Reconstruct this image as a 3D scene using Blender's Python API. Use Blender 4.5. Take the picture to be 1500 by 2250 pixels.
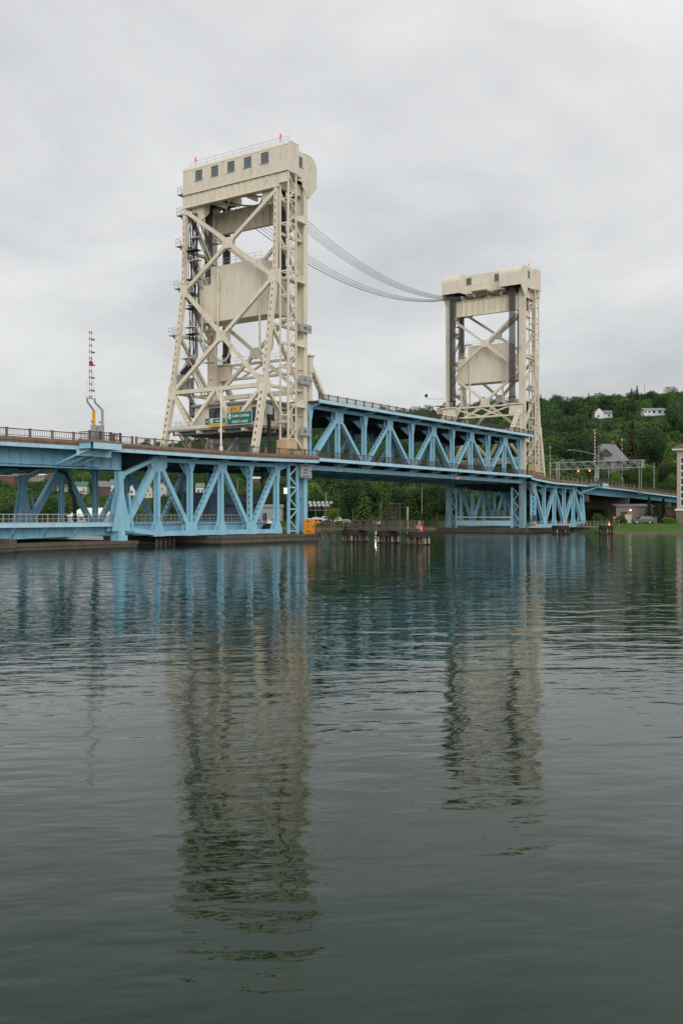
import bpy, math, random
from mathutils import Vector, Matrix, noise

# ------------------------------------------------------------------ camera
scene = bpy.context.scene
for o in list(bpy.data.objects):
    bpy.data.objects.remove(o)
col = scene.collection
# bridge axis = +X (s), away across the bridge = +Y (w), water level z = 0
TH = math.radians(34.45)
CAM = Vector((-118.73, -88.61, 3.9))
FWD = Vector((math.cos(TH), math.sin(TH), 0))
RGT = Vector((math.sin(TH), -math.cos(TH), 0))
cd = bpy.data.cameras.new('camera')
cd.sensor_fit = 'VERTICAL'
cd.sensor_height = 36.0
cd.lens = 36.0 * 2160 / 2250
cd.shift_y = 7 / 2250
cd.clip_start = 0.5
cd.clip_end = 6000
cam = bpy.data.objects.new('camera', cd)
cam.location = CAM
cam.rotation_euler = (math.pi / 2, 0, TH - math.pi / 2)
col.objects.link(cam)
scene.camera = cam

# ------------------------------------------------------------------ sky, sun, exposure
SUN_EL, SUN_AZ = math.radians(22), math.radians(226)     # direction towards the sun, angle from +X
world = bpy.data.worlds.new('World')
scene.world = world
world.use_nodes = True
nt = world.node_tree
nt.nodes.clear()
N = nt.nodes.new
wo = N('ShaderNodeOutputWorld')
bg = N('ShaderNodeBackground')
bg.inputs['Strength'].default_value = 0.1
sky = N('ShaderNodeTexSky')
sky.sky_type = 'NISHITA'
sky.sun_disc = False
sky.sun_elevation = SUN_EL
sky.sun_rotation = math.pi / 2 - SUN_AZ
geo = N('ShaderNodeTexCoord')
sep = N('ShaderNodeSeparateXYZ')
nt.links.new(geo.outputs['Generated'], sep.inputs[0])
# cloud layer seen from below: divide the view direction by its height
mx = N('ShaderNodeMath'); mx.operation = 'MAXIMUM'; mx.inputs[1].default_value = 0.0
nt.links.new(sep.outputs['Z'], mx.inputs[0])
ad = N('ShaderNodeMath'); ad.operation = 'ADD'; ad.inputs[1].default_value = 0.22
nt.links.new(mx.outputs[0], ad.inputs[0])
dv = N('ShaderNodeVectorMath'); dv.operation = 'DIVIDE'
cb = N('ShaderNodeCombineXYZ')
for i in range(3):
    nt.links.new(ad.outputs[0], cb.inputs[i])
nt.links.new(geo.outputs['Generated'], dv.inputs[0])
nt.links.new(cb.outputs[0], dv.inputs[1])
n1 = N('ShaderNodeTexNoise'); n1.inputs['Scale'].default_value = 1.6; n1.inputs['Detail'].default_value = 10
n1.inputs['Roughness'].default_value = 0.58; n1.inputs['Distortion'].default_value = 0.25
nt.links.new(dv.outputs[0], n1.inputs['Vector'])
rp = N('ShaderNodeValToRGB')
rp.color_ramp.elements[0].position = 0.28; rp.color_ramp.elements[0].color = (5.35, 5.45, 5.56, 1)
rp.color_ramp.elements[1].position = 0.72; rp.color_ramp.elements[1].color = (7.95, 8.02, 8.06, 1)
nt.links.new(n1.outputs['Fac'], rp.inputs[0])
# overcast sky: brighter overhead than at the horizon
gm = N('ShaderNodeMapRange')
gm.inputs['From Min'].default_value = 0.0; gm.inputs['From Max'].default_value = 1.0
gm.inputs['To Min'].default_value = 0.98; gm.inputs['To Max'].default_value = 1.42
nt.links.new(mx.outputs[0], gm.inputs['Value'])
ml = N('ShaderNodeVectorMath'); ml.operation = 'SCALE'
nt.links.new(rp.outputs[0], ml.inputs[0]); nt.links.new(gm.outputs[0], ml.inputs['Scale'])
mixc = N('ShaderNodeMixRGB'); mixc.inputs[0].default_value = 0.95
nt.links.new(sky.outputs[0], mixc.inputs[1]); nt.links.new(ml.outputs[0], mixc.inputs[2])
nt.links.new(mixc.outputs[0], bg.inputs['Color'])
nt.links.new(bg.outputs[0], wo.inputs['Surface'])

sd = bpy.data.lights.new('sun', 'SUN')
sd.energy = 1.5
sd.angle = math.radians(45)
sd.color = (1.0, 0.965, 0.91)
so = bpy.data.objects.new('sun', sd)
d = Vector((math.cos(SUN_AZ) * math.cos(SUN_EL), math.sin(SUN_AZ) * math.cos(SUN_EL), math.sin(SUN_EL)))
so.rotation_euler = d.to_track_quat('Z', 'Y').to_euler()
so.location = (-80, -80, 120)
col.objects.link(so)

vs = scene.view_settings
vs.view_transform = 'Standard'; vs.look = 'None'; vs.exposure = 0.0; vs.gamma = 1.0
vs.use_curve_mapping = False
scene.cycles.max_bounces = 6
scene.cycles.diffuse_bounces = 3
scene.cycles.glossy_bounces = 3
scene.cycles.transmission_bounces = 3

R = random.Random(11)
V3 = Vector


def DP(x, y, D):
    """a place given by how far it stands (D metres) and its bearing; x, y as in the 1500 x 2250 survey picture"""
    return CAM + D * (FWD + RGT * ((x - 750) / 2160) + Vector((0, 0, (1132 - y) / 2160)))


# ------------------------------------------------------------------ materials
M = {}


def mat(name, rgb, rough=0.6, var=0.12, scale=1.2, rust=0.0, metal=0.0, bump=0.0, bscale=6, streak=False, dirt=None, dirt_amt=0.0, spec=0.5):
    m = bpy.data.materials.new(name)
    m.use_nodes = True
    t = m.node_tree
    b = t.nodes['Principled BSDF']
    b.inputs['Roughness'].default_value = rough
    b.inputs['Metallic'].default_value = metal
    b.inputs['Specular IOR Level'].default_value = spec
    g = t.nodes.new('ShaderNodeNewGeometry')
    n = t.nodes.new('ShaderNodeTexNoise')
    n.inputs['Scale'].default_value = scale
    n.inputs['Detail'].default_value = 8
    n.inputs['Roughness'].default_value = 0.65
    src = g.outputs['Position']
    if streak:
        mp = t.nodes.new('ShaderNodeMapping')
        mp.inputs['Scale'].default_value = (1, 1, 0.18)
        t.links.new(src, mp.inputs[0])
        t.links.new(mp.outputs[0], n.inputs['Vector'])
    else:
        t.links.new(src, n.inputs['Vector'])
    r = t.nodes.new('ShaderNodeValToRGB')
    e = r.color_ramp.elements
    e[0].position = 0.3; e[1].position = 0.7
    e[0].color = tuple(c * (1 - var) for c in rgb) + (1,)
    e[1].color = tuple(min(1, c * (1 + var)) for c in rgb) + (1,)
    t.links.new(n.outputs['Fac'], r.inputs[0])
    out = r.outputs[0]
    layers = []
    if rust:
        layers.append(((0.15, 0.06, 0.028), rust, (1.0, 1.0, 0.16), 1.3))
    if dirt:
        layers.append((dirt, dirt_amt, (0.6, 0.6, 0.3), 0.9))
    for rgb2, amt, sc, s2 in layers:
        mp = t.nodes.new('ShaderNodeMapping'); mp.inputs['Scale'].default_value = sc
        mp.inputs['Location'].default_value = (3.1, 7.7, 1.9)
        t.links.new(g.outputs['Position'], mp.inputs[0])
        n2 = t.nodes.new('ShaderNodeTexNoise')
        n2.inputs['Scale'].default_value = s2; n2.inputs['Detail'].default_value = 9; n2.inputs['Roughness'].default_value = 0.7
        t.links.new(mp.outputs[0], n2.inputs['Vector'])
        r2 = t.nodes.new('ShaderNodeValToRGB')
        r2.color_ramp.elements[0].position = 0.66 - 0.25 * amt; r2.color_ramp.elements[0].color = (0, 0, 0, 1)
        r2.color_ramp.elements[1].position = 0.80 - 0.15 * amt; r2.color_ramp.elements[1].color = (0.9, 0.9, 0.9, 1)
        t.links.new(n2.outputs['Fac'], r2.inputs[0])
        mx_ = t.nodes.new('ShaderNodeMixRGB')
        t.links.new(r2.outputs[0], mx_.inputs[0]); t.links.new(out, mx_.inputs[1])
        mx_.inputs[2].default_value = rgb2 + (1,)
        out = mx_.outputs[0]
    t.links.new(out, b.inputs['Base Color'])
    if bump:
        n3 = t.nodes.new('ShaderNodeTexNoise'); n3.inputs['Scale'].default_value = bscale; n3.inputs['Detail'].default_value = 6
        t.links.new(g.outputs['Position'], n3.inputs['Vector'])
        bp = t.nodes.new('ShaderNodeBump'); bp.inputs['Strength'].default_value = bump; bp.inputs['Distance'].default_value = 0.08
        t.links.new(n3.outputs['Fac'], bp.inputs['Height']); t.links.new(bp.outputs[0], b.inputs['Normal'])
    M[name] = m
    return m


def emit(name, rgb, strength, base=(0.5, 0.1, 0.1)):
    m = bpy.data.materials.new(name); m.use_nodes = True
    b = m.node_tree.nodes['Principled BSDF']
    b.inputs['Base Color'].default_value = base + (1,)
    b.inputs['Emission Color'].default_value = rgb + (1,)
    b.inputs['Emission Strength'].default_value = strength
    M[name] = m


mat('blue', (0.290, 0.570, 0.720), 0.5, 0.13, 0.8, rust=0.22, streak=True, dirt=(0.15, 0.28, 0.35), dirt_amt=0.38)
mat('blue_pale', (0.43, 0.67, 0.80), 0.5, 0.12, 1.0, rust=0.34)
mat('cream', (0.715, 0.645, 0.510), 0.55, 0.09, 0.7, rust=0.10, streak=True, dirt=(0.40, 0.33, 0.23), dirt_amt=0.42)
mat('cream_wall', (0.705, 0.640, 0.515), 0.65, 0.06, 0.9, rust=0.26, streak=True, dirt=(0.46, 0.39, 0.29), dirt_amt=0.36)
mat('shade_grime', (0.050, 0.072, 0.078), 0.8, 0.3, 1.0)  # under-deck slabs and steel: soffit shade painted into the colour, along with grime
mat('blue_rust', (0.24, 0.42, 0.50), 0.6, 0.15, 0.8, rust=0.75, streak=True)
mat('tan', (0.62, 0.44, 0.26), 0.6, 0.08, 1.2)
mat('brown_conc', (0.235, 0.160, 0.112), 0.85, 0.25, 1.6, streak=True, dirt=(0.07, 0.055, 0.042), dirt_amt=0.5, bump=0.3)
mat('rail_brown', (0.080, 0.058, 0.046), 0.7, 0.25, 2.0)
mat('rail_steel', (0.42, 0.45, 0.46), 0.5, 0.1, 2.0)
mat('concrete', (0.115, 0.100, 0.074), 0.9, 0.25, 0.9, streak=True, dirt=(0.07, 0.06, 0.045), dirt_amt=0.6, bump=0.4)
mat('asphalt', (0.05, 0.05, 0.052), 0.9, 0.2, 1.0)
mat('dark_steel', (0.018, 0.019, 0.021), 0.45, 0.3, 2.0)
mat('rope', (0.016, 0.017, 0.019), 0.5, 0.3, 3.0)
mat('cable', (0.035, 0.036, 0.04), 0.5, 0.2, 3.0)
mat('galv', (0.40, 0.41, 0.42), 0.45, 0.12, 2.0, metal=0.3)
mat('galv_rust', (0.24, 0.225, 0.2), 0.6, 0.2, 2.0, rust=0.35)
mat('glass', (0.040, 0.060, 0.070), 0.12, 0.25, 2.0, spec=0.8)
mat('glass_dark', (0.012, 0.014, 0.014), 0.1, 0.3, 2.0, spec=0.6)
mat('frame_grey', (0.34, 0.37, 0.36), 0.5, 0.1, 2.0)
mat('white', (0.78, 0.78, 0.76), 0.55, 0.04, 1.5)
mat('white_siding', (0.70, 0.70, 0.67), 0.65, 0.05, 1.5)
mat('cream_siding', (0.52, 0.49, 0.42), 0.7, 0.06, 1.5)
mat('grey_siding', (0.30, 0.33, 0.36), 0.7, 0.08, 1.5)
mat('brown_siding', (0.10, 0.068, 0.048), 0.8, 0.15, 1.5)
mat('brick', (0.19, 0.085, 0.06), 0.9, 0.2, 2.0)
mat('brick_pale', (0.30, 0.25, 0.21), 0.9, 0.15, 2.0)
mat('roof_grey', (0.19, 0.195, 0.205), 0.85, 0.15, 1.0)
mat('roof_brown', (0.12, 0.075, 0.055), 0.9, 0.2, 1.0)
mat('roof_green', (0.03, 0.16, 0.12), 0.6, 0.1, 1.0)
mat('roof_white', (0.80, 0.80, 0.80), 0.5, 0.03, 1.0)
mat('roof_blue', (0.20, 0.26, 0.32), 0.6, 0.1, 1.0)
mat('stucco', (0.42, 0.355, 0.30), 0.85, 0.06, 1.0)
mat('stone', (0.17, 0.155, 0.13), 0.9, 0.3, 3.0, bump=0.5)
mat('sand', (0.20, 0.16, 0.11), 0.95, 0.3, 1.5)
mat('wet_concrete', (0.022, 0.021, 0.015), 0.35, 0.4, 1.5, streak=True)
mat('timber', (0.15, 0.125, 0.095), 0.9, 0.3, 3.0, streak=True, dirt=(0.05, 0.042, 0.033), dirt_amt=0.7, bump=0.4)
mat('timber_pale', (0.36, 0.33, 0.27), 0.9, 0.3, 3.0, streak=True, dirt=(0.06, 0.05, 0.04), dirt_amt=0.6)
mat('timber_dark', (0.030, 0.026, 0.020), 0.85, 0.4, 3.0)
mat('bark', (0.085, 0.068, 0.05), 0.95, 0.3, 3.0)
mat('sign_green', (0.004, 0.15, 0.085), 0.4, 0.04, 2.0)
mat('sign_white', (0.80, 0.80, 0.80), 0.4, 0.03, 2.0)
mat('sign_grey', (0.36, 0.36, 0.37), 0.6, 0.08, 2.0, rust=0.1)
mat('sign_blue', (0.012, 0.10, 0.36), 0.4, 0.05, 2.0)
mat('orange', (0.72, 0.27, 0.015), 0.5, 0.08, 2.0)
mat('yellow', (0.75, 0.36, 0.02), 0.5, 0.05, 2.0)
mat('black', (0.012, 0.012, 0.012), 0.5, 0.1, 2.0)
mat('red', (0.45, 0.03, 0.025), 0.5, 0.08, 2.0)
mat('car_white', (0.74, 0.75, 0.76), 0.25, 0.02, 1.0)
mat('car_grey', (0.040, 0.046, 0.048), 0.3, 0.03, 1.0)
mat('car_yellow', (0.80, 0.30, 0.01), 0.3, 0.03, 1.0)
mat('car_red', (0.35, 0.03, 0.025), 0.3, 0.03, 1.0)
mat('car_blue', (0.04, 0.10, 0.22), 0.3, 0.03, 1.0)
mat('car_black', (0.015, 0.016, 0.018), 0.25, 0.03, 1.0)
mat('tyre', (0.012, 0.012, 0.012), 0.8, 0.1, 2.0)
mat('rim', (0.40, 0.41, 0.42), 0.3, 0.05, 2.0, metal=0.6)
mat('shed_blue', (0.10, 0.17, 0.205), 0.6, 0.12, 1.0, streak=True)
emit('lamp_red', (1.0, 0.05, 0.012), 2.0, (0.25, 0.02, 0.02))
emit('lamp_amber', (1.0, 0.45, 0.12), 1.2, (0.6, 0.3, 0.1))
emit('lamp_warm', (1.0, 0.72, 0.45), 9.0, (0.8, 0.7, 0.6))
emit('head_lamp', (1.0, 0.90, 0.78), 24.0, (0.8, 0.8, 0.8))
emit('tail_lamp', (1.0, 0.03, 0.02), 0.15, (0.35, 0.01, 0.01))
emit('lit_sign', (0.95, 0.93, 0.88), 0.5, (0.8, 0.8, 0.78))


def grass_mat(name, a, b2, scale, dry=(0.20, 0.15, 0.06), dry_pos=0.62):
    m = bpy.data.materials.new(name); m.use_nodes = True
    t = m.node_tree; b = t.nodes['Principled BSDF']; b.inputs['Roughness'].default_value = 0.95
    b.inputs['Specular IOR Level'].default_value = 0.1
    g = t.nodes.new('ShaderNodeNewGeometry')
    n = t.nodes.new('ShaderNodeTexNoise'); n.inputs['Scale'].default_value = scale; n.inputs['Detail'].default_value = 10; n.inputs['Roughness'].default_value = 0.7
    t.links.new(g.outputs['Position'], n.inputs['Vector'])
    r = t.nodes.new('ShaderNodeValToRGB'); e = r.color_ramp.elements
    e[0].position = 0.3; e[0].color = a + (1,); e[1].position = dry_pos; e[1].color = b2 + (1,)
    x = e.new(0.8); x.color = dry + (1,)
    t.links.new(n.outputs['Fac'], r.inputs[0])
    # bare sand and stones along the water's edge
    sp = t.nodes.new('ShaderNodeSeparateXYZ'); t.links.new(g.outputs['Position'], sp.inputs[0])
    nn = t.nodes.new('ShaderNodeMath'); nn.operation = 'MULTIPLY_ADD'; nn.inputs[1].default_value = -0.55
    t.links.new(n.outputs['Fac'], nn.inputs[0]); t.links.new(sp.outputs['Z'], nn.inputs[2])
    ed = t.nodes.new('ShaderNodeMapRange'); ed.inputs['From Min'].default_value = -0.02; ed.inputs['From Max'].default_value = 0.16
    ed.inputs['To Min'].default_value = 1.0; ed.inputs['To Max'].default_value = 0.0
    t.links.new(nn.outputs[0], ed.inputs['Value'])
    mxs = t.nodes.new('ShaderNodeMixRGB'); mxs.inputs[2].default_value = (0.15, 0.12, 0.085, 1)
    t.links.new(ed.outputs[0], mxs.inputs[0]); t.links.new(r.outputs[0], mxs.inputs[1]); t.links.new(mxs.outputs[0], b.inputs['Base Color'])
    n3 = t.nodes.new('ShaderNodeTexNoise'); n3.inputs['Scale'].default_value = 9; n3.inputs['Detail'].default_value = 4
    t.links.new(g.outputs['Position'], n3.inputs['Vector'])
    bp = t.nodes.new('ShaderNodeBump'); bp.inputs['Strength'].default_value = 0.8; bp.inputs['Distance'].default_value = 0.12
    t.links.new(n3.outputs['Fac'], bp.inputs['Height']); t.links.new(bp.outputs[0], b.inputs['Normal'])
    M[name] = m


grass_mat('lawn', (0.048, 0.100, 0.016), (0.090, 0.160, 0.030), 0.5, (0.125, 0.145, 0.045), 0.6)
grass_mat('rough_grass', (0.028, 0.048, 0.014), (0.055, 0.085, 0.024), 0.6, (0.10, 0.095, 0.045), 0.66)
grass_mat('hill_ground', (0.022, 0.045, 0.012), (0.05, 0.085, 0.022), 0.08, (0.09, 0.09, 0.035), 0.7)


def leaf_mat(name, a, b2):
    m = bpy.data.materials.new(name); m.use_nodes = True
    t = m.node_tree
    b = t.nodes['Principled BSDF']
    b.inputs['Roughness'].default_value = 0.75; b.inputs['Specular IOR Level'].default_value = 0.15
    oi = t.nodes.new('ShaderNodeObjectInfo')
    g = t.nodes.new('ShaderNodeNewGeometry')
    n = t.nodes.new('ShaderNodeTexNoise'); n.inputs['Scale'].default_value = 0.45; n.inputs['Detail'].default_value = 5
    t.links.new(g.outputs['Position'], n.inputs['Vector'])
    ad_ = t.nodes.new('ShaderNodeMath'); ad_.operation = 'MULTIPLY_ADD'; ad_.inputs[1].default_value = 0.55
    t.links.new(oi.outputs['Random'], ad_.inputs[0])
    s_ = t.nodes.new('ShaderNodeMath'); s_.operation = 'MULTIPLY'; s_.inputs[1].default_value = 0.75
    t.links.new(n.outputs['Fac'], s_.inputs[0]); t.links.new(s_.outputs[0], ad_.inputs[2])
    r = t.nodes.new('ShaderNodeValToRGB'); e = r.color_ramp.elements
    e[0].position = 0.22; e[0].color = a + (1,); e[1].position = 0.85; e[1].color = b2 + (1,)
    t.links.new(ad_.outputs[0], r.inputs[0]); t.links.new(r.outputs[0], b.inputs['Base Color'])
    tr = t.nodes.new('ShaderNodeBsdfTranslucent'); t.links.new(r.outputs[0], tr.inputs['Color'])
    mx_ = t.nodes.new('ShaderNodeMixShader'); mx_.inputs[0].default_value = 0.25
    t.links.new(b.outputs[0], mx_.inputs[1]); t.links.new(tr.outputs[0], mx_.inputs[2])
    t.links.new(mx_.outputs[0], t.nodes['Material Output'].inputs['Surface'])
    M[name] = m


leaf_mat('leaf_mid', (0.032, 0.074, 0.022), (0.108, 0.190, 0.052))
leaf_mat('leaf_dark', (0.022, 0.052, 0.025), (0.072, 0.132, 0.052))
leaf_mat('leaf_bright', (0.050, 0.108, 0.022), (0.140, 0.240, 0.050))
leaf_mat('needle', (0.018, 0.046, 0.024), (0.050, 0.100, 0.044))
leaf_mat('needle_blue', (0.028, 0.055, 0.044), (0.055, 0.095, 0.075))
leaf_mat('needle_brown', (0.048, 0.044, 0.024), (0.082, 0.070, 0.040))


# ------------------------------------------------------------------ mesh helpers
class G:
    def __init__(s):
        s.v = []; s.f = []; s.mi = []; s.cur = 0

    def add(s, vs_, fs):
        o = len(s.v)
        s.v.extend([Vector(p) for p in vs_])
        for f in fs:
            s.f.append([i + o for i in f]); s.mi.append(s.cur)
        return s

    HEX = [(0, 3, 2, 1), (4, 5, 6, 7), (0, 1, 5, 4), (1, 2, 6, 5), (2, 3, 7, 6), (3, 0, 4, 7)]

    def box(s, x0, x1, y0, y1, z0, z1):
        return s.add([(x0, y0, z0), (x1, y0, z0), (x1, y1, z0), (x0, y1, z0), (x0, y0, z1), (x1, y0, z1), (x1, y1, z1), (x0, y1, z1)], G.HEX)

    def obox(s, c, a, b, c2):
        c = Vector(c); a = Vector(a); b = Vector(b); d_ = Vector(c2)
        return s.add([c - a - b - d_, c + a - b - d_, c + a + b - d_, c - a + b - d_, c - a - b + d_, c + a - b + d_, c + a + b + d_, c - a + b + d_], G.HEX)

    def beam(s, p, q, w, h, up=(0, 0, 1)):
        p = Vector(p); q = Vector(q); ax = (q - p).normalized(); up = Vector(up)
        sd_ = ax.cross(up)
        if sd_.length < 1e-4:
            sd_ = ax.cross(Vector((1, 0, 0)))
        sd_.normalize(); u = sd_.cross(ax)
        return s.obox((p + q) / 2, (q - p) / 2, sd_ * w / 2, u * h / 2)

    def cyl(s, p, q, r, n=8, r2=None):
        p = Vector(p); q = Vector(q); ax = (q - p).normalized()
        a = ax.orthogonal().normalized(); b = ax.cross(a)
        r2 = r if r2 is None else r2
        vs_ = []
        for i in range(n):
            t = 2 * math.pi * i / n
            vs_.append(p + (a * math.cos(t) + b * math.sin(t)) * r)
        for i in range(n):
            t = 2 * math.pi * i / n
            vs_.append(q + (a * math.cos(t) + b * math.sin(t)) * r2)
        fs = [(i, (i + 1) % n, n + (i + 1) % n, n + i) for i in range(n)]
        fs.append(tuple(range(n))[::-1]); fs.append(tuple(range(n, 2 * n)))
        return s.add(vs_, fs)

    def tube(s, pts, r, n=6):
        pts = [Vector(p) for p in pts]
        rings = []
        a = None
        for i, p in enumerate(pts):
            t = (pts[min(i + 1, len(pts) - 1)] - pts[max(i - 1, 0)]).normalized()
            if a is None:
                a = t.orthogonal().normalized()
            a = (a - t * a.dot(t)).normalized(); b = t.cross(a)
            rr = r[i] if isinstance(r, (list, tuple)) else r
            rings.append([p + (a * math.cos(2 * math.pi * k / n) + b * math.sin(2 * math.pi * k / n)) * rr for k in range(n)])
        vs_ = [v for rg in rings for v in rg]; fs = []
        for i in range(len(pts) - 1):
            for k in range(n):
                fs.append((i * n + k, i * n + (k + 1) % n, (i + 1) * n + (k + 1) % n, (i + 1) * n + k))
        fs.append(tuple(range(n))[::-1]); fs.append(tuple((len(pts) - 1) * n + k for k in range(n)))
        return s.add(vs_, fs)

    def prism(s, pts, d_):
        pts = [Vector(p) for p in pts]; d_ = Vector(d_); n = len(pts)
        fs = [tuple(range(n))[::-1], tuple(range(n, 2 * n))]
        fs += [(i, (i + 1) % n, n + (i + 1) % n, n + i) for i in range(n)]
        return s.add(pts + [p + d_ for p in pts], fs)

    def perf(s, p, q, a, b, nrm, pitch=0.85, hl=0.36, hf=0.42, t=0.04):
        """built-up steel member: two solid webs and two cover plates pierced by a row of hand holes"""
        p = Vector(p); q = Vector(q); L = (q - p).length; ax = (q - p) / L
        nv = Vector(nrm); nv = (nv - ax * nv.dot(ax)).normalized(); m_ = ax.cross(nv)
        for k in (-1, 1):
            s.obox((p + q) / 2 + m_ * k * (a / 2 - t / 2), (q - p) / 2, m_ * t / 2, nv * b / 2)
        inner = a - 2 * t
        hw = inner * hf; ew = (inner - hw) / 2
        n = max(1, int((L - 0.8) / pitch)); start = (L - (n - 1) * pitch) / 2
        for k in (-1, 1):
            c0 = nv * k * (b / 2 - t / 2 - 0.004)
            for e_ in (-1, 1):
                s.obox((p + q) / 2 + c0 + m_ * e_ * (hw / 2 + ew / 2), (q - p) / 2, m_ * ew / 2, nv * t / 2)
            x = 0.0
            for i in range(n + 1):
                x1 = start + i * pitch - hl / 2 if i < n else L
                if x1 - x > 0.01:
                    s.obox(p + ax * (x + x1) / 2 + c0, ax * (x1 - x) / 2, m_ * hw / 2, nv * t / 2)
                x = x1 + hl
        return s

    def hsec(s, p, q, a, b, nrm, t=0.05):
        """H section: two flanges facing nrm, one web"""
        p = Vector(p); q = Vector(q); ax = (q - p).normalized()
        nv = Vector(nrm); nv = (nv - ax * nv.dot(ax)).normalized(); m_ = ax.cross(nv)
        for k in (-1, 1):
            s.obox((p + q) / 2 + nv * k * (b / 2 - t / 2), (q - p) / 2, m_ * a / 2, nv * t / 2)
        s.obox((p + q) / 2, (q - p) / 2, m_ * t / 2, nv * (b / 2 - t))
        return s

    def ribbon(s, st, w0, w1, zt, zb):
        """solid strip along the bridge following a level line: stations, across w0..w1, top and bottom height functions"""
        vs_ = []
        for x in st:
            vs_ += [(x, w0, zb(x)), (x, w1, zb(x)), (x, w1, zt(x)), (x, w0, zt(x))]
        n = len(st); fs = [(0, 1, 2, 3), (4 * n - 1, 4 * n - 2, 4 * n - 3, 4 * n - 4)]
        for i in range(n - 1):
            for k in range(4):
                fs.append((4 * i + k, 4 * i + 4 + k, 4 * i + 4 + (k + 1) % 4, 4 * i + (k + 1) % 4))
        return s.add(vs_, fs)

    def mesh(s, name, mats, org, smooth=False):
        me = bpy.data.meshes.new(name)
        me.from_pydata([p - org for p in s.v], [], s.f)
        for m_ in (mats if isinstance(mats, (list, tuple)) else [mats]):
            me.materials.append(M[m_])
        if any(s.mi):
            me.polygons.foreach_set('material_index', s.mi)
        if smooth:
            me.polygons.foreach_set('use_smooth', [True] * len(me.polygons))
        me.update()
        return me

    def part(s, name, mats, parent, label=None, smooth=False, kind=None):
        me = s.mesh(name, mats, ORG[parent.name], smooth)
        o = bpy.data.objects.new(name, me); col.objects.link(o); o.parent = parent
        ORG[o.name] = ORG[parent.name]
        if label: o['label'] = label
        if kind: o['kind'] = kind
        return o

    def solo(s, name, mats, label, cat, group=None, kind=None, smooth=False):
        lo = Vector((min(p.x for p in s.v), min(p.y for p in s.v), min(p.z for p in s.v)))
        hi = Vector((max(p.x for p in s.v), max(p.y for p in s.v), 0))
        org = Vector(((lo.x + hi.x) / 2, (lo.y + hi.y) / 2, lo.z))
        me = s.mesh(name, mats, org, smooth)
        o = bpy.data.objects.new(name, me); col.objects.link(o); o.location = org
        ORG[o.name] = org
        tag(o, label, cat, group, kind)
        return o


ORG = {}


def tag(o, label=None, cat=None, group=None, kind=None):
    if label: o['label'] = label
    if cat: o['category'] = cat
    if group: o['group'] = group
    if kind: o['kind'] = kind


def thing(name, label, cat, loc, group=None, rotz=None):
    o = bpy.data.objects.new(name, None); col.objects.link(o)
    o.empty_display_size = 0.5
    o.location = loc
    if rotz is None:
        ORG[o.name] = Vector(loc)          # parts are given in bridge coordinates
    else:
        o.rotation_euler = (0, 0, rotz); ORG[o.name] = Vector((0, 0, 0))   # parts are given in the thing's own frame
    tag(o, label, cat, group)
    return o


def copy_tree(o, parent=None, loc=None, rotz=None, scale=None, label=None, group=None):
    c = o.copy(); col.objects.link(c); c.parent = parent
    if loc is not None: c.location = loc
    if rotz is not None: c.rotation_euler = (0, 0, rotz)
    if scale is not None: c.scale = scale
    if label: c['label'] = label
    if group: c['group'] = group
    for ch in [x for x in bpy.data.objects if x.parent == o]:
        copy_tree(ch, c)
    return c


def lettering(body, size, at, right, up, m_, parent, name='lettering', space=1.0, align='CENTER', depth=0.01):
    cu = bpy.data.curves.new('t', 'FONT'); cu.body = body; cu.size = size; cu.align_x = align; cu.align_y = 'CENTER'
    cu.extrude = depth; cu.space_character = space; cu.offset = 0.012 * size
    t = bpy.data.objects.new('t', cu); col.objects.link(t)
    dg = bpy.context.evaluated_depsgraph_get()
    me = bpy.data.meshes.new_from_object(t.evaluated_get(dg))
    bpy.data.objects.remove(t); bpy.data.curves.remove(cu)
    right = Vector(right).normalized(); up = Vector(up).normalized(); nn = right.cross(up)
    mt = Matrix((right, up, nn)).transposed().to_4x4(); mt.translation = Vector(at) - ORG[parent.name]
    me.transform(mt); me.materials.clear(); me.materials.append(M[m_]); me.name = name
    o = bpy.data.objects.new(name, me); col.objects.link(o); o.parent = parent
    ORG[o.name] = ORG[parent.name]
    return o


def lerp(a, b, t): return a + (b - a) * t


def prof(tab):
    def f(x):
        if x <= tab[0][0]: return tab[0][1]
        for (x0, y0), (x1, y1) in zip(tab, tab[1:]):
            if x <= x1: return lerp(y0, y1, (x - x0) / (x1 - x0))
        return tab[-1][1]
    return f

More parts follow.
